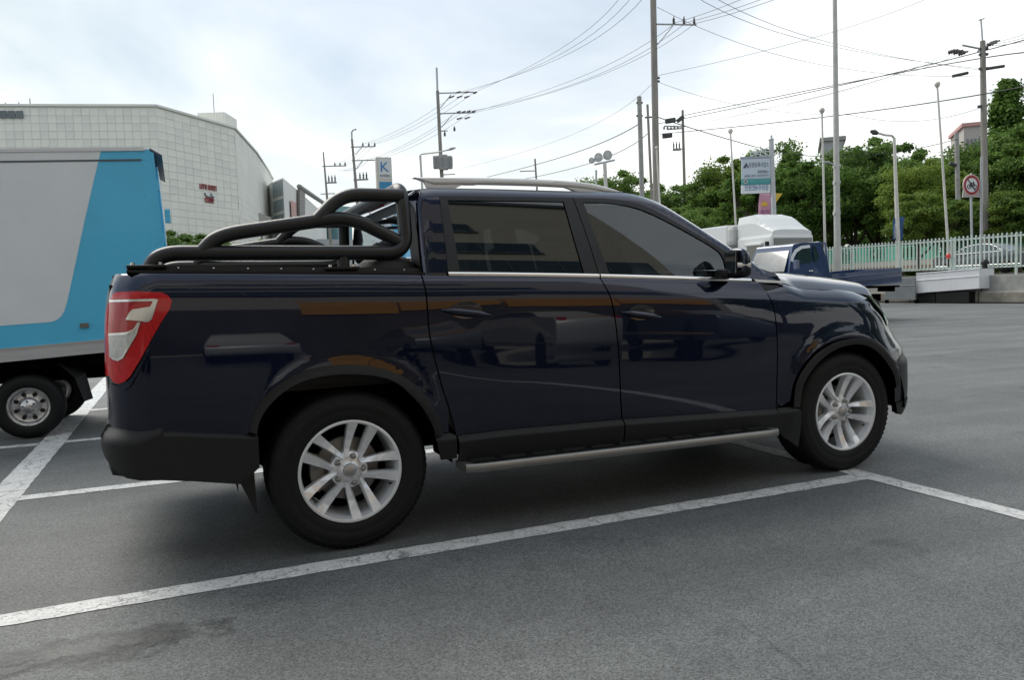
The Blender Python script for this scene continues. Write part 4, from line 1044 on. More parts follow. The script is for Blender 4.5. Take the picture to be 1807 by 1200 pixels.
hbox('black_sign', -8, 9.5, 7.3, 8.2, M_BLACK, .15)
t_ = put('lettering', text_mesh('CAR', 1.5, .05), M_LETW, hb, (5.2, .12, 14.85), (R(90), 0, R(180)))
# ================================================================== far side of the lot: terrace, wall, fence
M_CONC = mat('concrete', (.30, .30, .285), rough=.85, noise=.22, nscale=2.2, bump=.3, bscale=30)
M_CONCD = mat('stained_concrete', (.24, .225, .19), rough=.9, noise=.3, nscale=3, bump=.3, bscale=20)
M_EARTH = mat('verge_earth', (.12, .11, .07), rough=.95, noise=.4, nscale=3, bump=.5, bscale=10)
M_FEN = mat('pale_green_fence_paint', (.50, .585, .54), rough=.5, noise=.1, nscale=3)
M_GRN = mat('green_mesh', (.13, .47, .33), rough=.55, noise=.15, nscale=2)
TZ = 1.12
tb = MB().box((129.6, 20, TZ/2-.5), (200, 160, TZ+1)); tag(tb.build('embankment', M_EARTH), kind='structure')
rd = MB().box((37.5, 20, TZ+.004), (9, 150, .06)); tag(rd.build('upper_road', M_ASPH), kind='structure')
# barrier wall pieces along x = 28.8
def barrier(px0, px1, label, group=None):
    a = onX(px0, 500, 28.9); b = onX(px1, 500, 28.9); y0, y1 = sorted((a.y, b.y)); th = thing('concrete_barrier', label, 'barrier', (29.1, (y0+y1)/2, 0), 0, group)
    L_ = y1-y0-.03
    MB().bevbox((0, 0, .78), (.42, L_, .66), .03).build('wall_block', M_CONC, th)
    MB().bevbox((-.06, 0, .235), (.62, L_, .42), .05).build('footing', M_CONCD, th)
    MB().bevbox((-.03, 0, .445), (.60, L_, .05), .01).build('ledge', mat('pale_ledge', (.42, .41, .36), rough=.85, noise=.2, nscale=4), th)
    return th
barrier(1732, 1960, 'grey concrete barrier with pale ledge below the fence at right edge', None)
for k, (y0_, y1_) in enumerate(((1.0, 6.0), (-4.2, .9))):
    th = thing('concrete_barrier', ['nearer', 'farther'][k]+' concrete barrier below the fence, right of the view', 'barrier', (29.1, (y0_+y1_)/2, 0)); MB().bevbox((0, 0, .78), (.42, y1_-y0_-.03, .66), .03).build('wall_block', M_CONC, th); MB().bevbox((-.06, 0, .235), (.62, y1_-y0_-.03, .42), .05).build('footing', M_CONCD, th)
barrier(1612, 1731, 'concrete barrier hidden behind the white metal box', None)
barrier(1380, 1611, 'grey concrete barrier beside the blue flatbed truck', None)
# dented white metal box leaning on tyres
pts = [onX(px, py, 28.3) for px, py in ((1617, 483), (1728, 474), (1728, 509), (1617, 517))]
wb = thing('metal_box', 'long white metal box with a crease, standing before the fence', 'box', (pts[3].x, (pts[2].y+pts[3].y)/2, 0))
off = wb.location
V = [p-off for p in pts]+[p-off+Vector((.85, .0, 0)) for p in pts]
M_WHB = mat('white_sheet_metal', (.72, .73, .75), rough=.4, noise=.05, nscale=2)
MB().add(V, [(0, 1, 2, 3), (7, 6, 5, 4), (0, 4, 5, 1), (1, 5, 6, 2), (2, 6, 7, 3), (3, 7, 4, 0)]).build('shell', M_WHB, wb)
c0, c1 = V[0].lerp(V[3], .36), V[1].lerp(V[2], .36)
MB().tube([c0+Vector((-.005, 0, 0)), c1+Vector((-.005, 0, 0))], .022, 6).build('crease', M_WHB, wb)
MB().tube([V[0]+Vector((-.01, 0, 0)), V[1]+Vector((-.01, 0, 0))], .02, 6).build('top_lip', M_WHB, wb)
# black blocks put in for the dark gap and clutter under it
pb = onX(1676, 525, 28.95); o = MB().bevbox((0, -.55, .24), (.62, 1.5, .46), .04).bevbox((.05, .85, .22), (.55, 1.1, .42), .04).build('dark_gap_block', M_BLACK, None, (28.68, pb.y, 0)); tag(o, 'black blocks filling the dark gap under the white metal box', 'support')
# grey steel plate left of it
pl = [onX(px, py, 28.1) for px, py in ((1562, 492), (1615, 490), (1615, 529), (1562, 528))]
M_PLT = mat('grey_steel_plate', (.20, .22, .23), rough=.5, noise=.12, nscale=4)
gp = thing('steel_plate', 'dark grey steel sheet standing upright beside the white box', 'panel', (28.1, (pl[0].y+pl[1].y)/2, 0))
MB().add([p-gp.location for p in pl]+[p-gp.location+Vector((.06, 0, 0)) for p in pl], [(0, 1, 2, 3), (7, 6, 5, 4), (0, 4, 5, 1), (1, 5, 6, 2), (2, 6, 7, 3), (3, 7, 4, 0)]).build('plate', M_PLT, gp)
s0 = pl[0].lerp(pl[3], .35)-gp.location; s1 = pl[1].lerp(pl[2], .35)-gp.location; MB().tube([s0, s1], .018, 6).build('seam', M_PLT, gp)
for p in (pl[3], pl[2]): q = p-gp.location; MB().box((q.x+.1, q.y, .07), (.12, .12, .16)).build('foot', M_DARK, gp)
# black hydrant-like post behind the white box
hp = onX(1738, 475, 29.0); o = thing('black_post', 'stubby black iron post at the corner of the white box', 'post', (29.0, hp.y, TZ))
MB().tube([(0, 0, -.1), (0, 0, .45)], .10, 12).build('shaft', M_BLACK, o); MB().lathe([(0, .62), (.10, .6), (.15, .52), (.15, .44), (.1, .42)], 14).build('cap', M_BLACK, o)
# ---------------- picket fence, each picket a part
def fence(x, y0, y1, zb, zt, step, label, m, pw=.055, lean=0.):
    fz = thing('picket_fence', label, 'fence', (x, (y0+y1)/2, zb))
    n = int((y1-y0)/step); h = zt-zb
    pk = None
    for i in range(n+1):
        y = y0+i*step-(y0+y1)/2
        if pk is None:
            b = MB().box((0, 0, h/2+.05), (.03, pw, h-.02)); b.lathe([(pw*.62, h+.03), (pw*.7, h+.06), (0, h+.105)], 8)
            pk = b.build('picket', m, fz, (0, y, 0)); o = pk
        else:
            o = pk.copy(); COL.objects.link(o); o.location = (random.uniform(-.006, .006), y+random.uniform(-.008, .008), 0)
    for z in (.07, h-.04): MB().box((.035, 0, z), (.05, y1-y0, .075)).build('rail', m, fz)
    y = y0
    while y <= y1+.01:
        MB().box((.06, y-(y0+y1)/2, h/2-.1), (.07, .08, h+.3)).build('post', m, fz); y += 2.7
    return fz
fence(29.3, -11.0, 27.5, 1.36, 2.66, .186, 'pale green picket fence along the raised far edge of the lot', M_FEN)
# second, deep green fence across the road on a pale kerb
gf = thing('mesh_fence', 'deep green slatted fence on a pale kerb beyond the road', 'fence', (44.2, 34, TZ))
KB = 1.05
MB().box((0, 0, .72), (.4, 34, .75)).build('kerb', mat('pale_kerb', (.46, .43, .38), rough=.8, noise=.15, nscale=2), gf)
MB().box((-.22, 0, .66), (.03, 34, .16)).build('kerb_stripe', mat('brick_stripe', (.30, .18, .12), rough=.8, noise=.3, nscale=3), gf)
sl = None
for i in range(110):
    y = -17+.31*i
    if sl is None: sl = MB().box((0, 0, .62), (.02, .20, .98)).build('slat', M_GRN, gf, (0, y, .98)); 
    else: o = sl.copy(); COL.objects.link(o); o.location = (0, y, .98)
for z in (1.22, 2.02): MB().box((.03, 0, z), (.04, 34, .06)).build('rail', M_GRN, gf)
# ---------------- grey sedan behind the fence, side on
def sedan(label, loc, L_, col, rz):
    c = thing('parked_car', label, 'car', loc, rz)
    m = mat('sedan_'+label[:6], col, rough=.35, metal=.3, coat=1.)
    S_ = [(-2.35, .45), (-2.38, .75), (-2.2, .88), (-1.35, .98), (-.75, 1.36), (0, 1.47), (.75, 1.42), (1.5, 1.05), (2.1, .98), (2.38, .85), (2.4, .5)]
    body = cr_line(S_, 3)
    rows = []
    for yy, sx_, sz in ((-.90, .985, .0), (-.86, 1., .0), (.86, 1., 0), (.90, .985, 0)):
        rows.append([(x*sx_, yy if z < .9 else yy*(1-.22*(z-.9)/.57), z) for x, z in body]+[(x*.98, yy, .28) for x, z in ((2.35, 0), (-2.3, 0))])
    b = MB().grid(rows, True, True); n = len(rows[0]); b.add(rows[0], [tuple(range(n))]); b.add(rows[-1], [tuple(range(n))]); b.build('body', m, c)
    for s in (-1, 1):
        gl = [(-1.2, 1.0), (-.68, 1.30), (0, 1.40), (.68, 1.35), (1.3, 1.04)]; gl = cr_line(gl, 4)
        V = [(x, s*(.905*(1-.22*(z-.9)/.57)+.004), z) for x, z in gl]
        MB().add(V, [tuple(range(len(V)))]).build('side_window', M_WGL, c)
        MB().tube([(x, y*1.004, z+.015) for x, y, z in V], .018, 6).tube([V[0], V[-1]], .014, 6).build('window_trim', M_CHROME, c)
        MB().tube([(-2.2, s*.91, .42), (2.2, s*.91, .42)], .03, 6).build('sill_trim', M_CHROME, c)
        for x in (-1.42, 1.42):
            w_ = MB().lathe([(.0, .02), (.2, .03), (.22, 0), (.32, .0), (.33, -.1), (.3, -.2)], 24, Matrix.Translation((x, s*.90, .33)) @ Matrix.Rotation(R(-90*s), 4, 'X')); w_.build('wheel', M_RUB, c)
        MB().bevbox((-2.25, s*.74, .82), (.2, .26, .16), .05).build('tail_lamp', M_LENSR, c)
        MB().bevbox((2.25, s*.70, .78), (.24, .3, .14), .05).build('headlamp', M_HLG, c)
    return c
sp = onX(1752, 470, 35.5)
sedan('dark grey saloon car passing behind the picket fence', (35.5, sp.y+.2, TZ+.035), 4.7, (.075, .08, .09), R(-90))
# red lamp of a warning beacon on the fence
rp = onX(1672, 452, 29.1); o = thing('beacon', 'small red warning lamp on the picket fence by the leaning flagpole', 'lamp', (29.15, rp.y, rp.z))
MB().lathe([(0, .13), (.07, .11), (.095, .03), (.09, -.06), (.05, -.10)], 14).build('red_lens', mat('red_beacon', (.6, .03, .02), rough=.3, coat=1.), o); MB().tube([(0, 0, -.1), (0, 0, -.45)], .03, 8).build('stem', M_BLACK, o)
# ================================================================== blue flatbed truck facing left
M_PBLUE = mat('truck_blue', (.012, .040, .125), rough=.3, metal=.1, coat=1., coat_rough=.05)
YP = 11.2
def sp_(pts, Y=YP): return [(onY(px, py, Y).x, onY(px, py, Y).z) for px, py in pts]
pt = thing('flatbed_truck', 'small blue flatbed truck with low drop sides, white rain visors over its doors', 'truck', (0, 0, 0))
PW = 1.62
def slab(name, outline, y0, y1, m, parent, inset_top=None):
    """side outline (x,z) carried across the vehicle; the upper part leans in"""
    def yy(y, z, s): 
        lean = max(0, z-1.35)*.16; return y+s*lean
    n = len(outline); V = [(x, yy(y0, z, 1), z) for x, z in outline]+[(x, yy(y1, z, -1), z) for x, z in outline]
    return MB().add(V, [tuple(range(n)), tuple(range(2*n-1, n-1, -1))]+[(i, (i+1) % n, n+(i+1) % n, n+i) for i in range(n)]).build(name, m, parent)
A = sp_([(1393, 480)])[0]; RF = sp_([(1404, 437)])[0]; RR = sp_([(1452, 427)])[0]; CB = sp_([(1465, 480)])[0]
x0, z0 = A
cab_o = [(x0-.10, .50), (x0-.13, 1.0), (x0-.02, z0-.05), (RF[0]-.02, RF[1]-.03), (RF[0]+.12, RR[1]-.03), (RR[0]-.1, RR[1]+.0), (RR[0]+.08, RR[1]-.05), (CB[0], 1.3), (CB[0]+.02, .5)]
cab = slab('cab', cr_line(cab_o[:1]+cab_o[1:], 3), YP, YP+PW, M_PBLUE, pt)
def on_side(poly, out=.012, lean=True): return [(x, YP+max(0, z-1.35)*.16-out, z) for x, z in poly]
def sidepoly(name, px, m, parent, out=.012):
    P_ = on_side(sp_(px), out); return MB().add(P_, [tuple(range(len(P_)))]).build(name, m, parent)
sidepoly('door_window', [(1405, 463), (1409, 450), (1418, 439), (1434, 435), (1437, 461), (1410, 466)], M_WGL, cab)
sidepoly('quarter_window', [(1439, 434), (1444, 434), (1449, 455), (1441, 462), (1438, 446)], M_WGL, cab, .013)
vz = [(1396, 460), (1399, 450), (1406, 440), (1417, 433.5), (1433, 431.5), (1434, 436.5), (1419, 438.5), (1409, 445), (1403, 454), (1400, 462)]
sidepoly('rain_visor', vz, mat('visor_white', (.72, .75, .78), rough=.3), cab, .03)
ms = sp_([(1399, 470)])[0]; MB().bevbox((ms[0]-.02, YP-.14, ms[1]+.03), (.08, .16, .26), .03).build('door_mirror', M_PBLUE, cab)
hd = sp_([(1430, 478)])[0]; MB().bevbox((hd[0], YP-.02, hd[1]), (.14, .02, .03), .008).build('door_handle', M_CHROME, cab)
# windshield on the sloping front
W0, W1 = (x0-.045, z0+.02), (RF[0]-.012, RF[1]-.06)
lw = lambda z: max(0, z-1.35)*.16
V = [(W0[0]-.03, YP+.10+lw(W0[1]), W0[1]), (W0[0]-.03, YP+PW-.10-lw(W0[1]), W0[1]), (W1[0]-.035, YP+PW-.09-lw(W1[1]), W1[1]), (W1[0]-.035, YP+.09+lw(W1[1]), W1[1])]
MB().add(V, [(0, 1, 2, 3)]).build('windshield', mat('windshield_hazy', (.16, .17, .17), rough=.12, spec=.9, coat=1., noise=.5, nscale=1.1), cab)
# head board, bed and its drop side
MB().tube([(CB[0]+.05, YP+.05, 1.05), (RR[0]+.20, YP+.12, RR[1]-.02), (RR[0]+.20, YP+PW-.12, RR[1]-.02), (CB[0]+.05, YP+PW-.05, 1.05)], .03, 8).build('head_bar', M_PBLUE, pt)
BE = sp_([(1588, 472), (1588, 497)]); b0 = sp_([(1466, 484)])[0]
for y in (YP-.03, YP+PW):
    V = []
    for xx, zt, zb in ((b0[0], b0[1], b0[1]-.40), (BE[0][0], BE[0][1], BE[1][1])):
        V += [(xx, y, zb), (xx, y, zt), (xx, y+.04, zt), (xx, y+.04, zb)]
    ds = MB().add(V, [(0, 1, 5, 4), (1, 2, 6, 5), (2, 3, 7, 6), (3, 0, 4, 7), (0, 3, 2, 1), (4, 5, 6, 7)]).build('drop_side', M_PBLUE, pt)
    for f in (.3, .62, 1.): 
        za, zb_ = b0[1]-.40*f, BE[0][1]+(BE[1][1]-BE[0][1])*f
        MB().tube([(b0[0], y-.012, za), (BE[0][0], y-.012, zb_)], .02, 6).build('pressed_rib', M_PBLUE, ds)
V = [(BE[0][0], YP-.03, BE[1][1]), (BE[0][0], YP-.03, BE[0][1]), (BE[0][0], YP+PW+.04, BE[0][1]), (BE[0][0], YP+PW+.04, BE[1][1])]
MB().add(V+[(x+.04, y, z) for x, y, z in V], [(0, 1, 2, 3), (7, 6, 5, 4), (0, 4, 5, 1), (1, 5, 6, 2), (2, 6, 7, 3), (3, 7, 4, 0)]).build('tail_board', M_PBLUE, pt)
MB().box(((b0[0]+BE[0][0])/2, YP+PW/2, .92), (BE[0][0]-b0[0]-.02, PW, .05)).build('bed_floor', M_DARK, pt)
MB().box(((b0[0]+BE[0][0])/2-.6, YP+PW/2, .62), (3.3, .7, .2)).build('chassis', M_DARK, pt)
for x in (x0+.75, BE[0][0]-.95):
    for s, y in ((-1, YP+.04), (1, YP+PW-.04)):
        MB().lathe([(0, .0), (.16, .01), (.18, -.02), (.28, 0), (.31, -.03), (.31, -.15), (.28, -.18)], 24, Matrix.Translation((x, y, .31)) @ Matrix.Rotation(R(-90*s), 4, 'X')).build('wheel', M_RUB, pt)
MB().box((BE[0][0]-.12, YP+.35, .84), (.10, .5, .12)).build('tail_lamp', M_DARK, pt)

# ================================================================== white lorry cab with roof fairing
M_WCAB = mat('lorry_white', (.68, .70, .70), rough=.4, coat=.4)
YW = 21.0; XC = onY(1362, 420, YW).x; XE = onY(1436, 420, YW).x
wt = thing('lorry', 'white cab-over lorry with tall roof wind deflector, parked behind the blue flatbed', 'lorry', (XC, YW, 0))
W_ = XE-XC; zr = onY(1362, 413, YW).z; DL = 2.2
def sx_(px, py): p = onX(px, py, XC); return p.y-YW, p.z
MB().bevbox((W_/2, DL/2, zr/2+.25), (W_, DL, zr-.5), .12).build('cab', M_WCAB, wt)
wz0, wz1 = onY(1400, 470, YW).z, onY(1400, 419.5, YW).z
MB().box((W_/2, -.01, (wz0+wz1)/2), (W_-.22, .03, wz1-wz0)).build('windshield', M_WGL, wt)
# fairing
ft = [sx_(1297, 383), sx_(1330, 381)]; zt = onX(1310, 382, XC).z; zf = onY(1428, 414, YW).z
rows = []
for t in np.linspace(0, 1, 9):
    y = DL*(1-t)+.05*t; z = zr+(zt-zr)*(1-sst(.35, 1.15, t))+.10*t
    hw = W_/2*(.96-.02*t)
    rows.append([(W_/2-hw, y, zr-.02), (W_/2-hw*.985, y, zr+(z-zr)*.6), (W_/2-hw*.90, y, z-.03), (W_/2-hw*.6, y, z+.02), (W_/2+hw*.6, y, z+.02), (W_/2+hw*.90, y, z-.03), (W_/2+hw*.985, y, zr+(z-zr)*.6), (W_/2+hw, y, zr-.02)])
b = MB().grid(rows, False); b.add(rows[0], [tuple(range(8))]); b.add(rows[-1], [tuple(range(8))]); b.build('roof_fairing', M_WCAB, wt)
w0, w1 = sx_(1320, 433), sx_(1352, 433)
MB().box((-.01, 1.05, zr-.82), (.03, .95, .78)).build('side_window', M_WGL, wt)
MB().bevbox((-.06, 1.05, zr-.36), (.12, 1.1, .12), .04).build('rain_visor', M_WCAB, wt)
MB().tube([(-.25, .0, zr-.3), (-.25, -.05, zr-1.0)], .09, 10).build('door_mirror', M_BLACK, wt)
# cargo body and cooling unit behind the cab
MB().bevbox((W_/2, DL+3.6, zr/2+.65), (W_+.1, 6.0, zr-.1), .06).build('cargo_body', M_WCAB, wt)
MB().bevbox((.30, DL+.30, zr+.12), (.9, .5, .9), .2).build('cooling_unit', mat('unit_grey', (.5, .5, .49), rough=.5), wt)
for x in (.15, W_-.15):
    for y in (1.1, 6.6): MB().lathe([(0, 0), (.25, .0), (.3, .03), (.5, .03), (.5, -.27), (0, -.27)], 24, Matrix.Translation((x-.14 if x < 1 else x+.14, y, .5)) @ Matrix.Rotation(R(-90 if x < 1 else 90), 4, 'Y')).build('wheel', M_RUB, wt)

# ================================================================== car parked beyond the pickup (seen under the roll bar)
bs = sedan('blue estate car with silver roof rails, glimpsed under the roll bar', (2.75, 9.3, 0), 4.7, (.02, .045, .13), R(180))
bs['category'] = 'car'
bs.scale = (1., 1., 1.12)
for s in (-1, 1):
    MB().tube(rounded([(-1.15, s*.60, 1.36), (-.75, s*.62, 1.46), (.2, s*.62, 1.535), (.75, s*.62, 1.46), (1.0, s*.60, 1.34)], .2, 5), .022, 8).build('roof_rail', M_CHROME, bs)

# unseen cars added behind the camera to enrich the reflections in the doors
for k, (x, col, nm) in enumerate(((-6.5, (.34, .35, .36), 'silver'), (-3.2, (.05, .055, .06), 'black'), (.4, (.70, .70, .68), 'white'), (4.6, (.22, .23, .25), 'grey'), (8.0, (.62, .62, .60), 'off-white'), (12.2, (.10, .12, .15), 'charcoal'))):
    sedan(nm+' saloon car parked before the office building behind the camera', (x, -15.6+.3*(k % 2), 0), 4.6, col, R(90 if k % 2 else -90))
# ================================================================== the shopping mall and its neighbour
M_TILE = mat('pale_cladding_panel', (.76, .765, .70), rough=.55, noise=.06, nscale=.25)
M_TILE2 = mat('pale_cladding_panel_weathered', (.70, .72, .668), rough=.6, noise=.10, nscale=.3)
M_JOINT = mat('panel_joint', (.68, .69, .64), rough=.8)
ml = thing('shopping_mall', 'huge windowless pale grey panelled shopping mall behind the box truck', 'building', (0, 0, 0))
ZT = 24.6
def gp_(px, py, d): p = atd(px, py, d); return Vector((p.x, p.y, 0))
Pm = gp_(-260, 186, 90); P0 = gp_(0, 188, 92.4); P1 = gp_(275, 189, 95.); P2 = gp_(413, 229, 108.8); P3 = gp_(452, 272, 128); P4 = gp_(473, 303, 147); P5 = gp_(481, 316, 158)
foot = [Pm, P1, P2, P3, P4, P5]
back = [P5+Vector((-8, 60, 0)), Pm+Vector((-30, 90, 0))]
allp = foot+back; n = len(allp)
shrink = [p for p in allp]
V = [(p.x, p.y, 0) for p in shrink]+[(p.x, p.y, ZT) for p in shrink]
core = MB().add(V, [(i, (i+1) % n, n+(i+1) % n, n+i) for i in range(n)]+[tuple(range(n, 2*n))]).build('wall', M_JOINT, ml)
count = 0; rest = MB()
PH = .92
def clad(A_, B_, cw, z0, parts, cell_h=PH, gap=.035, bond=False):
    """panels on the wall from A to B, proud of the joint colour"""
    global count
    d = (B_-A_); Ln = d.length; d.normalize(); nrm = Vector((d.y, -d.x, 0)); nc = max(1, round(Ln/cw)); w_ = Ln/nc
    nr = int((ZT-.3-z0)/cell_h)
    me = {}
    for i in range(nc):
        for j in range(nr):
            zc_ = ZT-.2-cell_h*(j+.5); hx = w_/2-gap/2; hz = cell_h/2-gap/2
            c_ = A_+d*(w_*(i+.5)); pr_ = .05+random.uniform(-.012, .012)
            if parts and count < 300 and parts(i, j, c_):
                key = round(w_, 3)
                if key not in me:
                    V = [(-hx, 0, -hz), (hx, 0, -hz), (hx, 0, hz), (-hx, 0, hz), (-hx+.02, -.05, -hz+.02), (hx-.02, -.05, -hz+.02), (hx-.02, -.05, hz-.02), (-hx+.02, -.05, hz-.02)]
                    me[key] = [mesh('panel', V, [(4, 5, 6, 7), (0, 1, 5, 4), (1, 2, 6, 5), (2, 3, 7, 6), (3, 0, 4, 7)]) for _ in range(2)]
                    me[key][0].materials.append(M_TILE); me[key][1].materials.append(M_TILE2)
                o = put('panel', me[key][random.random() < .3], None, core, (c_.x, c_.y, zc_), (0, 0, math.atan2(d.y, d.x))); o.location += nrm*random.uniform(-.012, .012); count += 1
            else:
                q = [c_+d*a*hx+Vector((0, 0, zc_+b*hz))+nrm*pr_ for a, b in ((-1, -1), (1, -1), (1, 1), (-1, 1))]
                rest.add(q, [(0, 1, 2, 3)])
clad(Pm, P1, .93, .4, lambda i, j, c: (c-P1).length < 19.5 and j < 8)
clad(P1, P2, 1.5, .4, lambda i, j, c: (c-P1).length < 16 and j < 12)
clad(P2, P3, 1.6, .4, None); clad(P3, P4, 1.8, .4, None); clad(P4, P5, 1.8, .4, None)
ro = rest.build('panel_field', M_TILE, core, sharp='keep'); ro['kind'] = 'stuff'
# parapet coping
cop = MB()
for a, b in zip(foot[:-1], foot[1:]):
    d = (b-a).normalized(); cop.box(((a.x+b.x)/2, (a.y+b.y)/2, ZT+.1), ((b-a).length+.1, .5, .26), math.atan2(d.y, d.x))
cop.build('coping', M_TILE2, ml)
# dark window strip at far left, roof plant, antenna
a, b = gp_(-60, 196, 91.7), gp_(42, 196, 92.7); d = (b-a).normalized(); nrm = Vector((d.y, -d.x, 0))
for k in range(7):
    c_ = a.lerp(b, (k+.5)/7)+nrm*.09; MB().box((c_.x, c_.y, ZT-1.0), ((b-a).length/7-.12, .08, .85), math.atan2(d.y, d.x)).build('window_pane', M_WGL, ml)
rp0, rp1 = atd(348, 199, 112), atd(396, 197, 112); zr1 = atd(372, 198, 112).z
d = Vector((rp1.x-rp0.x, rp1.y-rp0.y, 0)); L_ = d.length; d.normalize(); q_ = Vector((-d.y, d.x, 0)); cc = Vector(((rp0.x+rp1.x)/2, (rp0.y+rp1.y)/2, 0))+q_*2.5
MB().box((cc.x, cc.y, (ZT+zr1)/2), (L_, 5, zr1-ZT), math.atan2(d.y, d.x)).build('roof_plant_room', M_TILE, ml)
for k in range(9):
    c_ = cc-q_*2.53+d*(L_*((k+.5)/9-.5)); MB().box((c_.x, c_.y, (ZT+zr1)/2), (.06, .06, zr1-ZT-.1), math.atan2(d.y, d.x)).build('plant_joint', M_JOINT, ml)
an = atd(376, 165, 112); MB().tube([(an.x, an.y, zr1), (an.x, an.y, an.z)], .05, 5).build('antenna', M_STEEL, ml)
for px in (52, 8, 32):
    p = atd(px, 184, 93); MB().tube([(p.x, p.y+.6, ZT), (p.x, p.y+.6, ZT+(1.1 if px == 52 else .7))], .06, 5).build('roof_rod', M_STEEL, ml)
# red lettering on the angled wall
d = (P2-P1).normalized(); nrm = Vector((d.y, -d.x, 0)); rz = math.atan2(d.y, d.x)
M_RED = mat('red_letter', (.30, .035, .045), rough=.5); M_GRYL = mat('grey_letter', (.22, .26, .30), rough=.5)
def wall_pt(px, py):
    r_ = ray(px, py); t = (P1-CAM).dot(nrm)/r_.dot(nrm); return CAM+r_*t+nrm*.14
def sign(body, pa, pb, h, m, name='lettering'):
    a, b = wall_pt(*pa), wall_pt(*pb); me = text_mesh(body, 1., .05); xs_ = [v.co.x for v in me.vertices]; wd = max(xs_)-min(xs_)
    s_ = (b-a).length/wd
    for v in me.vertices: v.co.x *= s_; v.co.y *= h
    c_ = (a+b)/2; put(name, me, m, ml, c_, (R(90), 0, rz))
sign('LOTTE OUTLET', (351, 328), (381, 334), 1.0, M_RED); sign('롯데마트', (366, 353.5), (377, 355.5), .85, M_RED)
lg = wall_pt(363, 352.5); MB().lathe([(.35, 0), (.35, .05), (.18, .05), (.18, 0)], 16, Matrix.Translation(lg) @ Matrix.Rotation(rz, 4, 'Z') @ Matrix.Rotation(R(90), 4, 'X')).build('round_emblem', M_RED, ml)
sw = [wall_pt(*p) for p in ((360, 340), (361, 344), (363, 346), (367, 347), (370, 347.5), (371.5, 342), (373, 347), (376, 347.5))]
MB().tube(sw, .11, 6).build('script_emblem', M_GRYL, ml)
# ---------------------------------------------------------------- neighbour with glazed stair tower
nb = thing('retail_building', 'pale retail building with glazed grey stair tower right of the mall', 'building', (0, 0, 0))
ta, tb_, tc_ = atd(476, 315, 142), atd(499, 313.5, 136), atd(521, 321, 150); td = atd(574, 362, 203)
zt_ = tb_.z
pa, pb, pc, pd = [Vector((p.x, p.y, 0)) for p in (ta, tb_, tc_, td)]
pe = pd+Vector((5, 30, 0)); pf = pa+Vector((0, 40, 0))
poly = [pa, pb, pc, pd, pe, pf]; n = len(poly)
MB().add([(p.x, p.y, 0) for p in poly]+[(p.x, p.y, zt_) for p in poly], [(i, (i+1) % n, n+(i+1) % n, n+i) for i in range(n)]+[tuple(range(n, 2*n))]).build('wall', mat('white_render', (.66, .67, .64), rough=.6, noise=.05, nscale=.2), nb)
d = (pb-pa).normalized(); nrm = Vector((d.y, -d.x, 0)); L_ = (pb-pa).length
M_GLT = mat('grey_blue_glazing', (.24, .29, .31), rough=.25, spec=.6, noise=.15, nscale=.3)
for j in range(7):
    for i in range(3):
        c_ = pa+d*(L_*(.22+.2*(i+.5)*1.25))+nrm*.06; z = zt_-1.6-j*2.9; MB().box((c_.x, c_.y, z), (L_*.24, .1, 2.6 if j % 2 == 0 else 2.0), math.atan2(d.y, d.x)).build('tower_pane', M_GLT if j < 6 else M_WGL, nb)
d = (pd-pc).normalized(); nrm = Vector((d.y, -d.x, 0)); rzz = math.atan2(d.y, d.x)
def on_r(px, py):
    r_ = ray(px, py); t = (pc-CAM).dot(nrm)/r_.dot(nrm); return CAM+r_*t
for k in range(14):
    z_ = 332+k*3.9; a, b = on_r(523, z_), on_r(533, z_+1.5); MB().tube([a+nrm*.4, b+nrm*.4], .28, 6).build('louvre', M_STEEL, nb)
a, b = on_r(523, 329), on_r(576, 364); MB().tube([a+nrm*.5, b+nrm*.5], .5, 6).build('roof_gutter', mat('gutter_grey', (.2, .21, .19), rough=.6), nb)
q = [on_r(*p)+nrm*.2 for p in ((511, 353), (521, 358), (522, 388), (513, 388))]; MB().add(q, [(0, 1, 2, 3)]).build('pink_banner', mat('pink_banner', (.5, .30, .28), rough=.7), nb)
# hanging grey canopy sign in front of the mall end
q = [atd(px, py, 112) for px, py in ((456, 375), (478, 383), (478, 397), (461, 395), (457, 391))]
V = q+[p+Vector((.1, .4, 0)) for p in q]
o = MB().add(V, [(0, 1, 2, 3, 4), (9, 8, 7, 6, 5)]+[(i, (i+1) % 5, 5+(i+1) % 5, 5+i) for i in range(5)]).build('canopy_sign', mat('canopy_grey', (.34, .33, .31), rough=.6)); tag(o, 'grey board sign projecting between mall and stair tower', 'sign')
b = q[0]; po = MB().tube([(q[3].x, q[3].y+.2, 0), (q[3].x, q[3].y+.2, q[3].z)], .15, 8).build('post', M_STEEL, o)
# teal low block beyond
tp = atd(590, 366, 215); o = MB().box((tp.x, tp.y, tp.z/2), (5, 8, tp.z), .5).build('far_building', mat('teal_block', (.16, .30, .33), rough=.4)); tag(o, 'small teal far building beside the leaning utility pole', 'building')
for (px, py, d_, w_, c_) in ((600, 425, 190, 22, (.34, .36, .38)), (635, 432, 160, 14, (.40, .42, .43))):
    p = atd(px, py, d_); o = MB().box((p.x, p.y, p.z/2), (w_, 10, max(2, p.z)), .3).build('far_building', mat('far_%d' % px, c_, rough=.6)); tag(o, ('low grey far building under the roll bar, left' if px == 600 else 'pale low far building behind the cab end of the roll bar'), 'building')
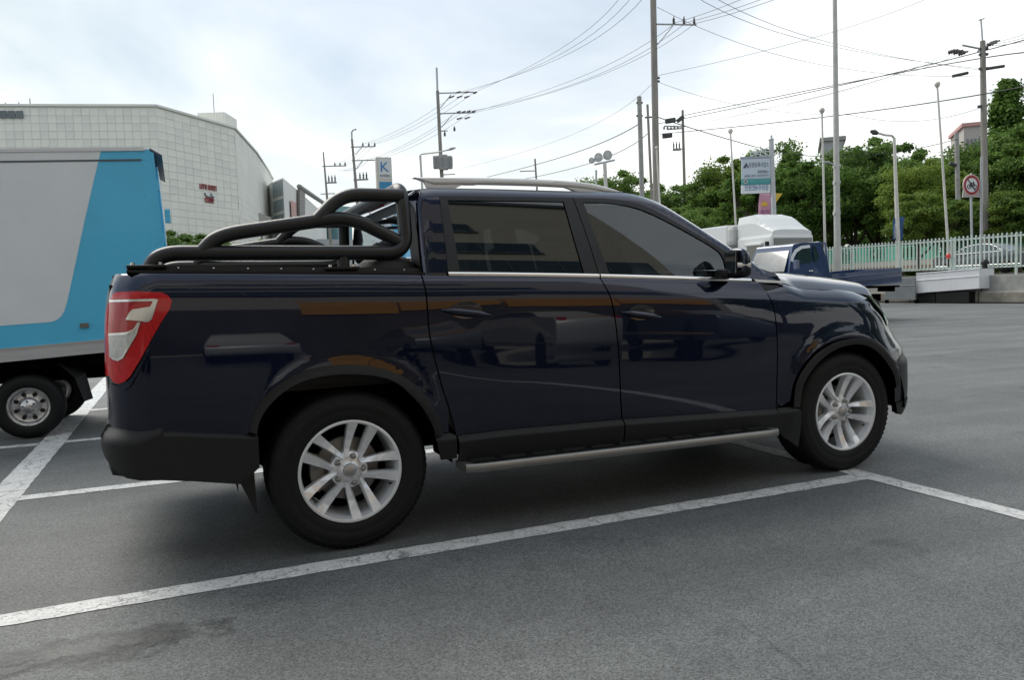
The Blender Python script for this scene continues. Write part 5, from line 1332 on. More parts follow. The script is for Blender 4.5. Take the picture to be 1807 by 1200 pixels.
# grey flats behind the trees on the right
for px0, px1, py, d_, lab, c_ in ((1452, 1487, 248, 105, 'grey block of flats peeping over trees beside the tall lamp post', (.36, .37, .38)), (1703, 1733, 222, 110, 'beige tower block with pink roof edge above trees at right', (.42, .39, .38))):
    a, b = atd(px0, py, d_), atd(px1, py-4, d_); w_ = (Vector((a.x, a.y, 0))-Vector((b.x, b.y, 0))).length
    f = thing('apartment_block', lab, 'building', ((a.x+b.x)/2, (a.y+b.y)/2, 0), -YAW-.35)
    MB().box((0, 5, a.z/2), (w_, 10, a.z)).build('wall', mat('flats_%d' % px0, c_, rough=.7, noise=.05), f)
    MB().box((0, 5, a.z+.2), (w_+.6, 10.6, .5)).build('roof_edge', mat('pink_edge', (.5, .27, .26), rough=.7) if px0 > 1600 else M_CONC, f)
    for k in range(4): MB().box((w_*(-.3+.2*k), -.05, a.z-2.5), (w_*.1, .1, 1.4)).build('window', M_WGL, f)
# ================================================================== trees
def leaf_mat(name, c1, c2):
    m = bpy.data.materials.new(name); m.use_nodes = True; t = m.node_tree; b = t.nodes['Principled BSDF']; nn = t.nodes
    geo = nn.new('ShaderNodeNewGeometry'); oi = nn.new('ShaderNodeObjectInfo'); tcn = nn.new('ShaderNodeTexCoord')
    nz = nn.new('ShaderNodeTexNoise'); nz.inputs['Scale'].default_value = .9; nz.inputs['Detail'].default_value = 3; t.links.new(tcn.outputs['Object'], nz.inputs['Vector'])
    a = nn.new('ShaderNodeMath'); a.operation = 'MULTIPLY_ADD'; t.links.new(geo.outputs['Random Per Island'], a.inputs[0]); a.inputs[1].default_value = .45; t.links.new(nz.outputs['Fac'], a.inputs[2])
    a2 = nn.new('ShaderNodeMath'); a2.operation = 'MULTIPLY_ADD'; t.links.new(oi.outputs['Random'], a2.inputs[0]); a2.inputs[1].default_value = .25; t.links.new(a.outputs[0], a2.inputs[2])
    r = nn.new('ShaderNodeValToRGB'); t.links.new(a2.outputs[0], r.inputs[0]); r.color_ramp.elements[0].position = .45; r.color_ramp.elements[1].position = 1.1 if False else 1.
    r.color_ramp.elements[0].color = (*c1, 1); r.color_ramp.elements[1].color = (*c2, 1)
    t.links.new(r.outputs[0], b.inputs['Base Color']); b.inputs['Roughness'].default_value = .55; b.inputs['Specular IOR Level'].default_value = .25
    tr = nn.new('ShaderNodeBsdfTranslucent'); t.links.new(r.outputs[0], tr.inputs[0]); mx = nn.new('ShaderNodeMixShader'); mx.inputs[0].default_value = .42
    o = nn['Material Output']; t.links.new(b.outputs[0], mx.inputs[1]); t.links.new(tr.outputs[0], mx.inputs[2]); t.links.new(mx.outputs[0], o.inputs[0]); return m
M_BARK = mat('bark', (.075, .06, .045), rough=.9, noise=.35, nscale=6, stretch=(1, 1, .2))
M_LEAF = leaf_mat('leaf_mid_green', (.032, .080, .020), (.16, .265, .052))
M_LEAFD = leaf_mat('leaf_deep_green', (.026, .072, .018), (.14, .25, .042))
M_LEAFY = leaf_mat('leaf_yellow_green', (.05, .11, .020), (.22, .31, .052))
def tree_proto(seed, H, crown_z, rx, rz, nl, leaf, nclump, lean=.0):
    rng = np.random.default_rng(seed); rnd = random.Random(seed)
    tk = MB(); V, F = [], []
    def limb(p, d, ln, r, lvl):
        pts = [Vector(p)]; dd = Vector(d).normalized(); q = Vector(p)
        for k in range(4):
            dd = (dd+Vector((rnd.uniform(-.16, .16), rnd.uniform(-.16, .16), .07))).normalized(); q = q+dd*ln/4; pts.append(q.copy())
        tk.tube(pts, [r*(1-.17*k) for k in range(5)], 7 if lvl < 2 else 5, False)
        if lvl < 2:
            for k in range(4 if lvl == 0 else 3):
                a = rnd.uniform(0, 6.28); up_ = rnd.uniform(.35, .9); limb(pts[rnd.choice((2, 3, 4))], (math.cos(a), math.sin(a), up_), ln*rnd.uniform(.38, .55), r*.5, lvl+1)
    limb((0, 0, 0), (lean, 0, 1), H*.50, H*.018+.05, 0)
    for k in range(3):
        a = k*2.1+seed; limb((0, 0, H*.22), (math.cos(a)*.8, math.sin(a)*.8, 1.), H*.36, H*.010+.03, 1)
    # leaf clumps: points in a lumpy crown, denser outside
    cl = []
    for k in range(nclump):
        while True:
            u = rng.uniform(-1, 1, 3)
            if .25 < np.linalg.norm(u) < 1.: break
        if rz > 2*rx:                                             # cone
            w_ = u[2]; a_ = rng.uniform(0, 6.283); rr_ = rx*1.5*(1-w_)/2*rng.uniform(.35, 1.)**.6; cl.append(np.array([rr_*math.cos(a_), rr_*math.sin(a_), crown_z+w_*rz])); continue
        th_ = math.atan2(u[1], u[0]); f = 1+.22*math.sin(3*th_+seed)+.14*math.sin(5*th_+7*u[2]+seed*2)+.10*math.sin(9*u[2]+seed)
        cl.append(np.array([u[0]*rx*f, u[1]*rx*f, crown_z+u[2]*rz*(.9+.18*math.sin(4*th_+seed*3))]))
    per = nl//nclump
    C = np.repeat(np.array(cl), per, 0); rad = np.repeat(rng.uniform(.35, 1.45, nclump)*rx*(.25 if rz < 2*rx else .30), per)
    D = rng.normal(size=(len(C), 3)); D /= np.linalg.norm(D, axis=1)[:, None]; D *= (rng.random(len(C))**.45*np.where(rng.random(len(C)) < .12, 1.5, 1.))[:, None]*rad[:, None]; D[:, 2] *= .62
    Pp = C+D; N_ = D/np.maximum(1e-6, np.linalg.norm(D, axis=1))[:, None]*.6+rng.normal(size=D.shape)*.55+np.array([0, 0, .45]); N_ /= np.linalg.norm(N_, axis=1)[:, None]
    t1 = np.cross(N_, rng.normal(size=D.shape)); t1 /= np.linalg.norm(t1, axis=1)[:, None]; t2 = np.cross(N_, t1)
    s = rng.uniform(.6, 1.3, len(C))[:, None]*leaf
    q = np.stack([Pp-t1*s, Pp-t2*s*.55+N_*s*.12, Pp+t1*s, Pp+t2*s*.55+N_*s*.12], 1).reshape(-1, 3)
    me = bpy.data.meshes.new('crown'); nq = len(Pp)
    me.vertices.add(nq*4); me.vertices.foreach_set('co', q.astype(np.float32).ravel()); me.loops.add(nq*4); me.loops.foreach_set('vertex_index', np.arange(nq*4, dtype=np.int32))
    me.polygons.add(nq); me.polygons.foreach_set('loop_start', np.arange(0, nq*4, 4, dtype=np.int32)); me.polygons.foreach_set('loop_total', np.full(nq, 4, dtype=np.int32)); me.update(); me.validate()
    tm = bpy.data.meshes.new('trunk'); tm.from_pydata(tk.V, [], tk.F); tm.polygons.foreach_set('use_smooth', [True]*len(tm.polygons)); tm.materials.append(M_BARK)
    return tm, me
PROT = [tree_proto(1, 10, 6.9, 3.1, 3.3, 38000, .115, 78), tree_proto(2, 10, 6.6, 3.5, 3.2, 40000, .115, 84), tree_proto(3, 10, 6.3, 2.9, 3.6, 36000, .115, 72), tree_proto(4, 10, 5.6, 1.35, 4.5, 40000, .105, 240)]
CROWN = {}
def tree(px, top, depth, kind, lm, label, zb=TZ, cat='tree', group='trees beyond the fence', sw=1., name='broadleaf_tree'):
    p = atd(px, top, depth); h = (p.z-zb)/10.3; tm, cm = PROT[kind]
    key = (kind, lm.name)
    if key not in CROWN: c2 = cm.copy(); c2.materials.append(lm); CROWN[key] = c2
    t = thing(name, label, cat, (p.x, p.y, zb), random.uniform(0, 6.28), group); t.scale = (h*sw, h*sw, h)
    put('trunk', tm, None, t); put('crown', CROWN[key], None, t); return t
TREES = [
 (1092, 292, 84, 1, M_LEAF, 1.05, 'mid green tree right of the flood lights, above the truck roof'),
 (1065, 318, 90, 0, M_LEAFY, 1., 'small pale green tree partly behind the flood lights'),
 (1140, 322, 80, 2, M_LEAFD, 1., 'dark green tree at the foot of the thick utility poles'),
 (1205, 318, 74, 1, M_LEAF, 1.1, 'mid green tree under the transformer pole'),
 (1250, 296, 70, 0, M_LEAF, 1.05, 'bushy green tree left of the parking sign'),
 (1300, 262, 68, 1, M_LEAFY, 1., 'yellow-green tree right behind the thin flagpole by the sign'),
 (1338, 268, 62, 2, M_LEAFD, 1., 'dark tree directly behind the white parking sign'),
 (1385, 238, 66, 0, M_LEAF, 1.02, 'tall green tree right of the parking sign'),
 (1425, 268, 60, 1, M_LEAFD, 1., 'deep green tree between the sign and the tall lamp post'),
 (1462, 276, 64, 2, M_LEAF, .95, 'green tree left of the tall lamp post'),
 (1505, 246, 62, 0, M_LEAF, 1.05, 'rounded green tree right of the tall lamp post'),
 (1545, 232, 66, 1, M_LEAFD, 1., 'tall dark tree behind the arm of the curved street lamp'),
 (1590, 262, 58, 2, M_LEAF, 1., 'green tree behind the blue banners'),
 (1628, 272, 54, 1, M_LEAFY, .95, 'light green tree left of the leaning flagpole'),
 (1670, 276, 58, 0, M_LEAF, 1., 'green tree between leaning flagpole and no-cycling sign'),
 (1712, 268, 60, 2, M_LEAFD, 1., 'dark tree behind the no-cycling sign'),
 (1752, 226, 62, 0, M_LEAFD, 1.05, 'dark green tree right of the crossarm utility pole'),
 (1800, 196, 56, 1, M_LEAF, 1.05, 'large green tree at the right edge of the view'),
 (1930, 225, 56, 2, M_LEAF, 1.05, 'first green tree beyond the right edge of the view'),
 (2040, 230, 54, 1, M_LEAFD, 1.05, 'second dark tree beyond the right edge of the view'),
 (2180, 220, 52, 0, M_LEAF, 1.05, 'third green tree beyond the right edge of the view'),
 (1850, 215, 54, 0, M_LEAFD, 1.05, 'large dark tree cut by the right edge of the view'),
]
for px, top, dep, kind, lm, sw, lab in TREES: tree(px, top, dep, kind, lm, lab, sw=sw)
tree(1777, 122, 68, 3, M_LEAFD, 'tall slender pointed tree rising above the others at right', name='poplar_tree', sw=1.15)
# lower, nearer crowns that fill the space between the trunks
for i, (px, top, dep, lm, lab) in enumerate([(1625, 330, 47, M_LEAFY, 'low pale green tree behind the leaning flagpole foot'), (1690, 345, 49, M_LEAF, 'low green tree left of the no-cycling sign'), (1775, 322, 46, M_LEAFY, 'low yellow-green tree above the grey saloon car'), (1830, 330, 45, M_LEAF, 'low green tree at the right edge above the saloon car'), (1220, 352, 62, M_LEAF, 'low green tree beside the windshield pillar')]):
    tree(px, top, dep, i % 3, lm, lab, sw=1.25)
# dark wood that closes the view behind the trunks
rng = np.random.default_rng(9)
nw = 9000; q = []
a0, a1 = atd(1020, 430, 92), atd(1900, 430, 78)
tt = rng.random(nw); zz = TZ+rng.random(nw)**1.3*7.5; pos = np.stack([a0.x+(a1.x-a0.x)*tt, a0.y+(a1.y-a0.y)*tt, zz], 1)+rng.normal(size=(nw, 3))*np.array([2.2, 2.2, .2])
n_ = rng.normal(size=(nw, 3)); n_ /= np.linalg.norm(n_, axis=1)[:, None]; t1 = np.cross(n_, rng.normal(size=(nw, 3))); t1 /= np.linalg.norm(t1, axis=1)[:, None]; t2 = np.cross(n_, t1)
q = np.stack([pos-t1*.5, pos-t2*.3, pos+t1*.5, pos+t2*.3], 1).reshape(-1, 3)
me = bpy.data.meshes.new('far_wood'); me.from_pydata(q.tolist(), [], [(4*i, 4*i+1, 4*i+2, 4*i+3) for i in range(nw)]); 
o = put('far_wood', me, M_LEAFD); tag(o, 'dark far thicket closing the view behind the tree trunks', 'thicket', kind='stuff')
# left: bush behind the box truck and two young conifers
tree(318, 398, 36, 1, M_LEAFD, 'dark green bush beside the rear of the box truck', zb=0, cat='bush', group='shrubs before the mall', sw=1.35, name='bush')
tree(344, 412, 38, 2, M_LEAF, 'lower green bush before the mall wall', zb=0, cat='bush', group='shrubs before the mall', sw=1.5, name='bush')
tree(398, 418, 52, 3, M_LEAFY, 'left one of two slim young trees seen under the roll bar', zb=0, group='young trees before the mall', name='young_tree')
tree(460, 416, 54, 3, M_LEAFY, 'right one of two slim young trees seen under the roll bar', zb=0, group='young trees before the mall', name='young_tree')
tree(545, 424, 90, 1, M_LEAF, 'distant low bush under the far roll bar tubes', zb=0, cat='bush', group='shrubs before the mall', sw=1.8, name='bush')

# trees on the far right of the lot, out of frame; the front fender mirrors them
for k, (x, y, h) in enumerate([(26, -4, 1.0), (31, -10, 1.15), (27, -16, .95), (33, -21, 1.1), (25, -27, 1.0), (22, 4, .8), (30, -32, 1.1)]):
    tm, cm = PROT[k % 3]; c_ = CROWN[(k % 3, [M_LEAF, M_LEAFD][k % 2].name)] if (k % 3, [M_LEAF, M_LEAFD][k % 2].name) in CROWN else list(CROWN.values())[k]
    t = thing('broadleaf_tree', ['first', 'second', 'third', 'fourth', 'fifth', 'sixth', 'seventh'][k]+' tree of the row right of the camera, mirrored in the front fender', 'tree', (x+4, y-3, 0), k*1.3, 'trees right of the camera'); t.scale = (h, h, h); put('trunk', tm, None, t); put('crown', c_, None, t)
# ================================================================== poles, lamps, signs and wires
M_POLE = mat('weathered_concrete_pole', (.25, .235, .21), rough=.85, noise=.2, nscale=1.5, stretch=(3, 3, .4), bump=.2, bscale=20)
M_POLEG = mat('galvanised_steel', (.42, .44, .45), rough=.45, metal=.5, noise=.1, nscale=3)
M_POLED = mat('dark_steel_fitting', (.06, .062, .065), rough=.6)
M_WHP = mat('white_pole_paint', (.58, .57, .52), rough=.55, noise=.12, nscale=3)
M_WIRE = mat('black_cable', (.02, .02, .021), rough=.6); M_WIREG = mat('aluminium_conductor', (.20, .205, .21), rough=.5, metal=.3)
M_INS = mat('insulator_brown', (.09, .075, .07), rough=.35, coat=.5); M_TRANS = mat('transformer_grey', (.30, .31, .31), rough=.55, noise=.1)
def pole(name, label, cat, top, bot, depth, r_top, r_bot, m, zb=0., group=None):
    """post whose top and lower part are sighted; it runs on down to its footing"""
    a, b = atd(*top, depth), atd(*bot, depth); k = (zb-a.z)/(b.z-a.z); base = a+(b-a)*k
    t = thing(name, label, cat, base, 0, group); t['_top'] = 0; del t['_top']
    MB().tube([(0, 0, -.3), a-base], [r_bot, r_top], 14).build('shaft', m, t)
    return t, base, a
def sub(t, base): return lambda p: Vector(p)-base
def arm_on(t, base, depth, p0, p1, r_=.05, m=M_POLEG, name='crossarm'):
    a, b = atd(*p0, depth)-base, atd(*p1, depth)-base; return MB().tube([a, b], r_, 8).build(name, m, t)
def ins_on(t, base, depth, pts, h=.35, r_=.09, name='insulator', m=M_INS, horiz=False):
    for p in pts:
        c = atd(*p, depth)-base
        prof_ = [(r_*.35, 0), (r_, .02), (r_*.45, h*.25), (r_, h*.3), (r_*.45, h*.5), (r_*.95, h*.55), (r_*.4, h*.8), (r_*.5, h), (0, h)]
        MB().lathe(prof_, 10, Matrix.Translation(c) @ (Matrix.Rotation(R(75), 4, Vector((CF.x, CF.y, 0))) if horiz else Matrix.Identity(4))).build(name, m, t)
# 1 the thick near pole
D1 = 40; t, b, a1 = pole('utility_pole', 'thickest concrete utility pole with one three-pin crossarm, behind the truck roof', 'utility pole', (1151.5, -70), (1158.5, 345), D1, .15, .19, M_POLE)
arm_on(t, b, D1, (1159, 42), (1229, 43), .045); arm_on(t, b, D1, (1160, 78), (1187, 45), .03, name='brace')
ins_on(t, b, D1, [(1189, 42), (1207, 42), (1225, 43)], .38, .085)
for py in (137, 143): arm_on(t, b, D1, (1150, py), (1164, py), .06, M_POLED, 'band')
t, b, _ = pole('concrete_post', 'plain grey concrete post left of the thickest utility pole', 'post', (1128, 170), (1133, 345), 44, .125, .15, M_CONC)
for py in (181, 204): arm_on(t, b, 44, (1123, py), (1134, py), .06, M_POLED, 'band')
t, b, _ = pole('slim_post', 'slim dark post between the grey post and thickest utility pole', 'post', (1142.5, 184), (1150, 345), 56, .085, .10, M_POLE)
arm_on(t, b, 56, (1138, 207), (1150, 206), .06, M_POLED, 'bracket')
t, b, _ = pole('thin_pole', 'thin pale pole with small white head leaning on the thickest utility pole', 'pole', (1158.5, 263), (1164, 352), 38, .04, .05, M_WHP); MB().lathe([(0, .16), (.07, .12), (.07, 0), (0, 0)], 10, Matrix.Translation(_-b)).build('head', M_WHP, t)
# 5 transformer pole further off
D5 = 78; t, b, _ = pole('utility_pole', 'distant utility pole carrying dark switch boxes and three bushings', 'utility pole', (1204.5, 194), (1209, 378), D5, .12, .19, M_POLE)
for p0, p1 in (((1172, 222), (1206, 223)), ((1178, 228), (1206, 226))): arm_on(t, b, D5, p0, p1, .07)
def cage(t, b, D, p0, p1, w_, m):
    a_, c_ = atd(*p0, D)-b, atd(*p1, D)-b; mid_ = (a_+c_)/2; d = c_-a_; ang = math.atan2(d.z, math.hypot(d.x, d.y)); rz = math.atan2(d.y, d.x)
    MB().bevbox(mid_, (d.length, w_, w_), .08, Matrix.Rotation(rz, 3, 'Z') @ Matrix.Rotation(-ang, 3, 'Y')).build('switch_box', m, t)
cage(t, b, D5, (1174, 214), (1192, 211), .45, M_POLED); cage(t, b, D5, (1195, 214), (1206, 205), .4, M_POLED); cage(t, b, D5, (1169, 240), (1186, 238), .45, M_POLED)
cage(t, b, D5, (1187, 264), (1202, 263), .24, M_TRANS); ins_on(t, b, D5, [(1189, 263), (1194, 263), (1199, 263)], .75, .10)
arm_on(t, b, D5, (1194, 263), (1209, 262), .05)
ins_on(t, b, D5, [(1172, 228), (1178, 228), (1184, 229), (1190, 228), (1196, 228)], .3, .12)
# 6 tall lamp post in front of the fence
D6 = 33; t, b, _ = pole('lamp_post', 'tall pale tapering lamp post standing at the picket fence', 'lamp post', (1472.5, -60), (1478, 475), D6, .085, .145, mat('lamp_post_grey', (.46, .46, .43), rough=.6, noise=.12, nscale=2), TZ)
arm_on(t, b, D6, (1453, 286), (1464, 286), .04); arm_on(t, b, D6, (1464, 287), (1478, 293), .035)
for py in (293, 322, 376): arm_on(t, b, D6, (1471, py), (1482, py), .10, MATS['lamp_post_grey'], 'collar')
# flagpoles
for top, bot, dep, lab in (((1450.5, 198), (1456, 432), 35, 'slim bare flagpole just left of the tall lamp post'), ((1289, 234), (1298, 385), 40, 'slim bare flagpole left of the parking sign'), ((1654, 152), (1677, 478), 34.5, 'leaning bare flagpole left of the no-cycling sign')):
    t, b, a_ = pole('flagpole', lab, 'flagpole', top, bot, dep, .04, .062, M_WHP, TZ, 'bare flagpoles'); MB().lathe([(0, .22), (.10, .18), (.13, .08), (.09, 0), (.05, -.05)], 12, Matrix.Translation(a_-b)).build('finial', M_WHP, t)
# 10 utility pole at right
D10 = 46; t, b, a10 = pole('utility_pole', 'concrete utility pole with crossed insulator arms at the right', 'utility pole', (1734, 72), (1739, 412), D10, .15, .20, M_POLE, TZ)
arm_on(t, b, D10, (1731, 33), (1734, 75), .05, M_POLEG, 'top_spike'); arm_on(t, b, D10, (1727, 35), (1737, 32), .03, M_POLED, 'tip_bar')
arm_on(t, b, D10, (1698, 79), (1738, 87), .06); arm_on(t, b, D10, (1725, 90), (1757, 72), .05)
ins_on(t, b, D10, [(1674, 92), (1683, 93), (1692, 95)], .55, .13, horiz=True); ins_on(t, b, D10, [(1742, 79), (1748, 76)], .55, .13, horiz=True)
for p0, p1 in (((1681, 134), (1708, 128)), ((1740, 121), (1772, 116)), ((1726, 188), (1742, 186))): arm_on(t, b, D10, p0, p1, .09, M_POLED, 'cable_joint')
for py in (86, 96, 121): arm_on(t, b, D10, (1728, py), (1743, py-1), .09, M_POLED, 'band')
t, b, _ = pole('concrete_post', 'short grey concrete post left of the no-cycling sign', 'post', (1688, 234), (1692, 418), 50, .13, .16, M_CONC, TZ)
arm_on(t, b, 50, (1676, 287), (1688, 292), .12, M_POLED, 'bracket')
# no cycling sign
D12 = 32.5; t, b, _ = pole('road_sign', 'round red-bordered no-cycling sign on twin grey posts', 'road sign', (1713, 318), (1716, 474), D12, .045, .05, M_POLEG, TZ)
c = atd(1713.5, 327, D12)-b; MB().tube([(.25, -.18, -.3), (.25, -.18, (atd(1713, 280, D12)-b).z)], .05, 10).build('second_post', M_POLEG, t)
Ms = Matrix.Translation(c+Vector((-.09, -.09, 0))) @ Matrix.Rotation(R(-8), 4, 'Z') @ Matrix.Rotation(R(90), 4, 'X')
MB().prism([(-.44, -.50), (.44, -.50), (.36, .0), (.0, .50), (-.36, .0)], -.05, Ms).build('back_board', mat('faded_board', (.42, .39, .36), rough=.7), t)
sg = MB().lathe([(0, .01), (.30, .01)], 40, Ms, False).build('sign_face', mat('sign_white', (.72, .74, .76), rough=.5), t)
MB().lathe([(.29, .014), (.40, .014), (.42, 0)], 40, Ms, False).build('red_ring', mat('sign_red', (.30, .012, .02), rough=.45), t)
MB().lathe([(.40, .016), (.435, .012), (.44, -.02)], 40, Ms, False).build('pale_rim', mat('sign_pink', (.62, .45, .44), rough=.5), t)
MB().box((0, 0, .016), (.66, .055, .006), M=Matrix.Rotation(R(-50), 3, 'Z')).build('slash', mat('slash_grey', (.10, .11, .13), rough=.5), t).matrix_local = Ms
bk = MB()
for x in (-.13, .14): bk.tube([(x+.09*math.cos(a), -.06+.09*math.sin(a), .02) for a in np.linspace(0, 6.283, 16, endpoint=False)], .014, 5, closed=True)
for p, q in (((-.13, -.06), (-.03, .10)), ((-.03, .10), (.10, .08)), ((-.13, -.06), (.02, -.06)), ((.02, -.06), (.10, .08)), ((.14, -.06), (.08, .15)), ((-.03, .10), (.02, -.06))): bk.tube([(*p, .02), (*q, .02)], .014, 5)
bk.build('bicycle_symbol', mat('symbol_black', (.03, .035, .045), rough=.5), t).matrix_local = Ms
# curved street lamp with blue banners
D13 = 40; t, b, a_ = pole('street_lamp', 'pale street lamp with curved arm and twin blue banners', 'street lamp', (1578, 243), (1585, 430), D13, .07, .13, M_WHP, TZ)
P_ = [atd(*p, D13)-b for p in ((1578, 243), (1574, 239), (1562, 238), (1548, 234))]; MB().tube(P_, .055, 8).build('arm', M_WHP, t)
l0, l1 = atd(1549, 235, D13)-b, atd(1536, 231, D13)-b; MB().tube([l0, (l0+l1)/2, l1], [.09, .15, .06], 8).build('lamp_head', M_POLED, t)
M_BAN = mat('blue_banner_cloth', (.018, .075, .21), rough=.7, noise=.15, nscale=2)
def cloth(name, pxs, D, m, t, b, wav=.04):
    (x0, y0), (x1, y1), (x2, y2), (x3, y3) = pxs; rows = []
    for i in range(9):
        v = i/8; row = []
        for j in range(6):
            u = j/5; px = (x0*(1-u)+x1*u)*(1-v)+(x3*(1-u)+x2*u)*v; py = (y0*(1-u)+y1*u)*(1-v)+(y3*(1-u)+y2*u)*v
            p = atd(px, py, D)-b; row.append(p+CF*(wav*math.sin(v*5+u*3)))
        rows.append(row)
    g_ = MB().grid(rows); k = len(g_.V); 
    o = g_.build(name, m, t); md = o.modifiers.new('thick', 'SOLIDIFY'); md.thickness = .006; return o
bn = cloth('banner', [(1577, 384), (1585, 383), (1584, 424), (1575, 424)], D13, M_BAN, t, b); cloth('banner', [(1587, 383), (1596, 383), (1592, 424), (1586, 424)], D13, M_BAN, t, b, -.05)
for k, ch_ in enumerate('사회복지'):
    p = atd(1579.5, 399+k*6.6, D13)-b-CF*.10; put('lettering', text_mesh(ch_, .26, .002), M_LETW, t, p, (R(90), 0, -YAW-.35))
# parking office sign
D14 = 36; t, b, a_ = pole('office_sign', 'white and teal parking office sign board with Korean lettering on a grey post', 'sign', (1361, 247), (1366, 384), D14, .11, .12, M_POLEG, TZ)
MB().lathe([(0, .25), (.06, .2), (.05, .1), (.13, .05), (.13, 0)], 10, Matrix.Translation(a_-b)).build('finial', M_POLEG, t)
SR = atd(1358, 300, D14)-atd(1310, 300, D14); srz = math.atan2(SR.y, SR.x); Sx = Vector((math.cos(srz), math.sin(srz), 0)); Sn = Vector((Sx.y, -Sx.x, 0))
def board(name, px0, px1, py0, py1, m, out=0., th=.08):
    p0, p1 = atd(px0, (py0+py1)/2, D14)-b, atd(px1, (py0+py1)/2, D14)-b; zt = (atd((px0+px1)/2, py0, D14)-b).z; zb = (atd((px0+px1)/2, py1, D14)-b).z
    c = (p0+p1)/2; c.z = (zt+zb)/2; w_ = (Vector((p1.x, p1.y, 0))-Vector((p0.x, p0.y, 0))).length; c = c+Sn*out
    return MB().bevbox(c, (w_, th, zt-zb), .01, rz=srz).build(name, m, t), c, w_
M_SB = mat('sign_pale_blue', (.52, .60, .68), rough=.45); M_TEAL = mat('sign_teal', (.06, .33, .34), rough=.45); M_SBW = mat('sign_off_white', (.66, .70, .73), rough=.45)
board('top_cap', 1306, 1360, 276, 279.5, mat('sign_cap', (.34, .36, .42), rough=.5), .0, .16)
b1, c1, w1 = board('main_board', 1308.5, 1359, 280, 315, M_SB); b2, c2, w2 = board('teal_board', 1308.5, 1359, 315.6, 325, M_TEAL); b3, c3, w3 = board('lower_board', 1308, 1359, 326, 341, M_SBW)
def stext(body, px, py, wpx, hm, m, parent):
    p = atd(px, py, D14)-b; me = text_mesh(body, 1., .003); xs_ = [v.co.x for v in me.vertices]; s_ = wpx*D14/FPX/(max(xs_)-min(xs_))
    for v in me.vertices: v.co.x *= s_; v.co.y *= hm
    o = put('lettering', me, m, parent, p+Sn*.055, (R(90), 0, srz)); return o
M_TXD = mat('sign_text_navy', (.06, .08, .13), rough=.5); M_TXB = mat('sign_text_blue', (.06, .17, .36), rough=.5)
stext('차량등록사업소', 1338.5, 291.5, 35, .26, M_TXD, b1); stext('동부민원분소', 1346, 303, 19, .15, M_TXD, b1); stext('수출말소등록 이전등록 문의', 1334, 310, 43, .10, M_TXD, b1); stext('자동차등록 번호판 안내', 1340, 320, 34, .14, mat('teal_text', (.25, .52, .54), rough=.5), b2)
stext('민원인', 1323, 332, 18, .30, M_TXB, b3); stext('전용', 1333.5, 332, 6, .22, M_TXB, b3); stext('주차장', 1346.5, 332, 18, .30, M_TXB, b3)
p = atd(1315.5, 292.5, D14)-b+Sn*.06; MB().prism([(-.13, -.10), (.0, -.10), (.05, .02), (.09, -.10), (.15, -.10), (.02, .14)], .01, Matrix.Translation(p) @ Matrix.Rotation(srz, 4, 'Z') @ Matrix.Rotation(R(90), 4, 'X')).build('emblem', M_TXD, b1)
p = atd(1315, 320.3, D14)-b+Sn*.05; Mq = Matrix.Translation(p) @ Matrix.Rotation(srz, 4, 'Z') @ Matrix.Rotation(R(90), 4, 'X'); MB().lathe([(.05, .02), (.105, .02), (.105, 0)], 20, Mq, False).build('round_emblem', mat('emblem_grey', (.42, .46, .42), rough=.5), b2); MB().lathe([(0, .02), (.05, .02)], 16, Mq, False).build('emblem_core', M_TXD, b2)
fr_ = MB()
for p0, p1 in (((1325, 276), (1325, 268)), ((1334, 276), (1334, 262)), ((1342, 276), (1342, 257)), ((1351, 276), (1351, 262)), ((1325, 268), (1351, 276)), ((1325, 276), (1358, 258)), ((1325, 268), (1358, 267)), ((1334, 262), (1358, 275))): fr_.tube([atd(*p0, D14)-b, atd(*p1, D14)-b], .022, 6)
fr_.build('ornament', M_SBW, t)
pk = thing('pink_banner', 'pink hanging banner with yellow emblem under the parking sign', 'banner', atd(1350, 385, 37)-Vector((0, 0, 0))); 
bb = pk.location.copy(); cloth('cloth', [(1341, 341), (1359, 341), (1361, 382), (1337, 382)], 37, mat('pink_cloth', (.52, .27, .36), rough=.7, noise=.15, nscale=3), pk, bb)
p = atd(1348, 360, 37)-bb-CF*.08; Mq = Matrix.Translation(p) @ Matrix.Rotation(srz, 4, 'Z') @ Matrix.Rotation(R(90), 4, 'X'); MB().prism([(-.14, -.10), (.14, -.10), (.15, .03), (.08, .05), (.05, .12), (-.05, .12), (-.08, .05), (-.15, .03)], .01, Mq).build('emblem', mat('banner_yellow', (.65, .42, .05), rough=.6), pk)
put('lettering', text_mesh('축제', .26, .003), mat('banner_purple', (.22, .06, .22), rough=.6), pk, atd(1349, 375, 37)-bb-CF*.09, (R(90), 0, srz))
fl = thing('yellow_flag', 'triangular yellow flag right of the parking sign post', 'flag', atd(1365, 385, 37.3)); bb = fl.location.copy()
q = [atd(*p, 37.3)-bb for p in ((1366, 340.5), (1381, 341), (1368, 359))]; V = q+[v+CF*.01 for v in q]; MB().add(V, [(0, 1, 2), (5, 4, 3), (0, 1, 4, 3), (1, 2, 5, 4), (2, 0, 3, 5)]).build('cloth', mat('flag_yellow', (.62, .44, .06), rough=.7), fl); MB().tube([atd(1363.5, 340, 37.3)-bb, atd(1364, 385, 37.3)-bb], .03, 6).build('staff', MATS['flag_yellow'], fl)
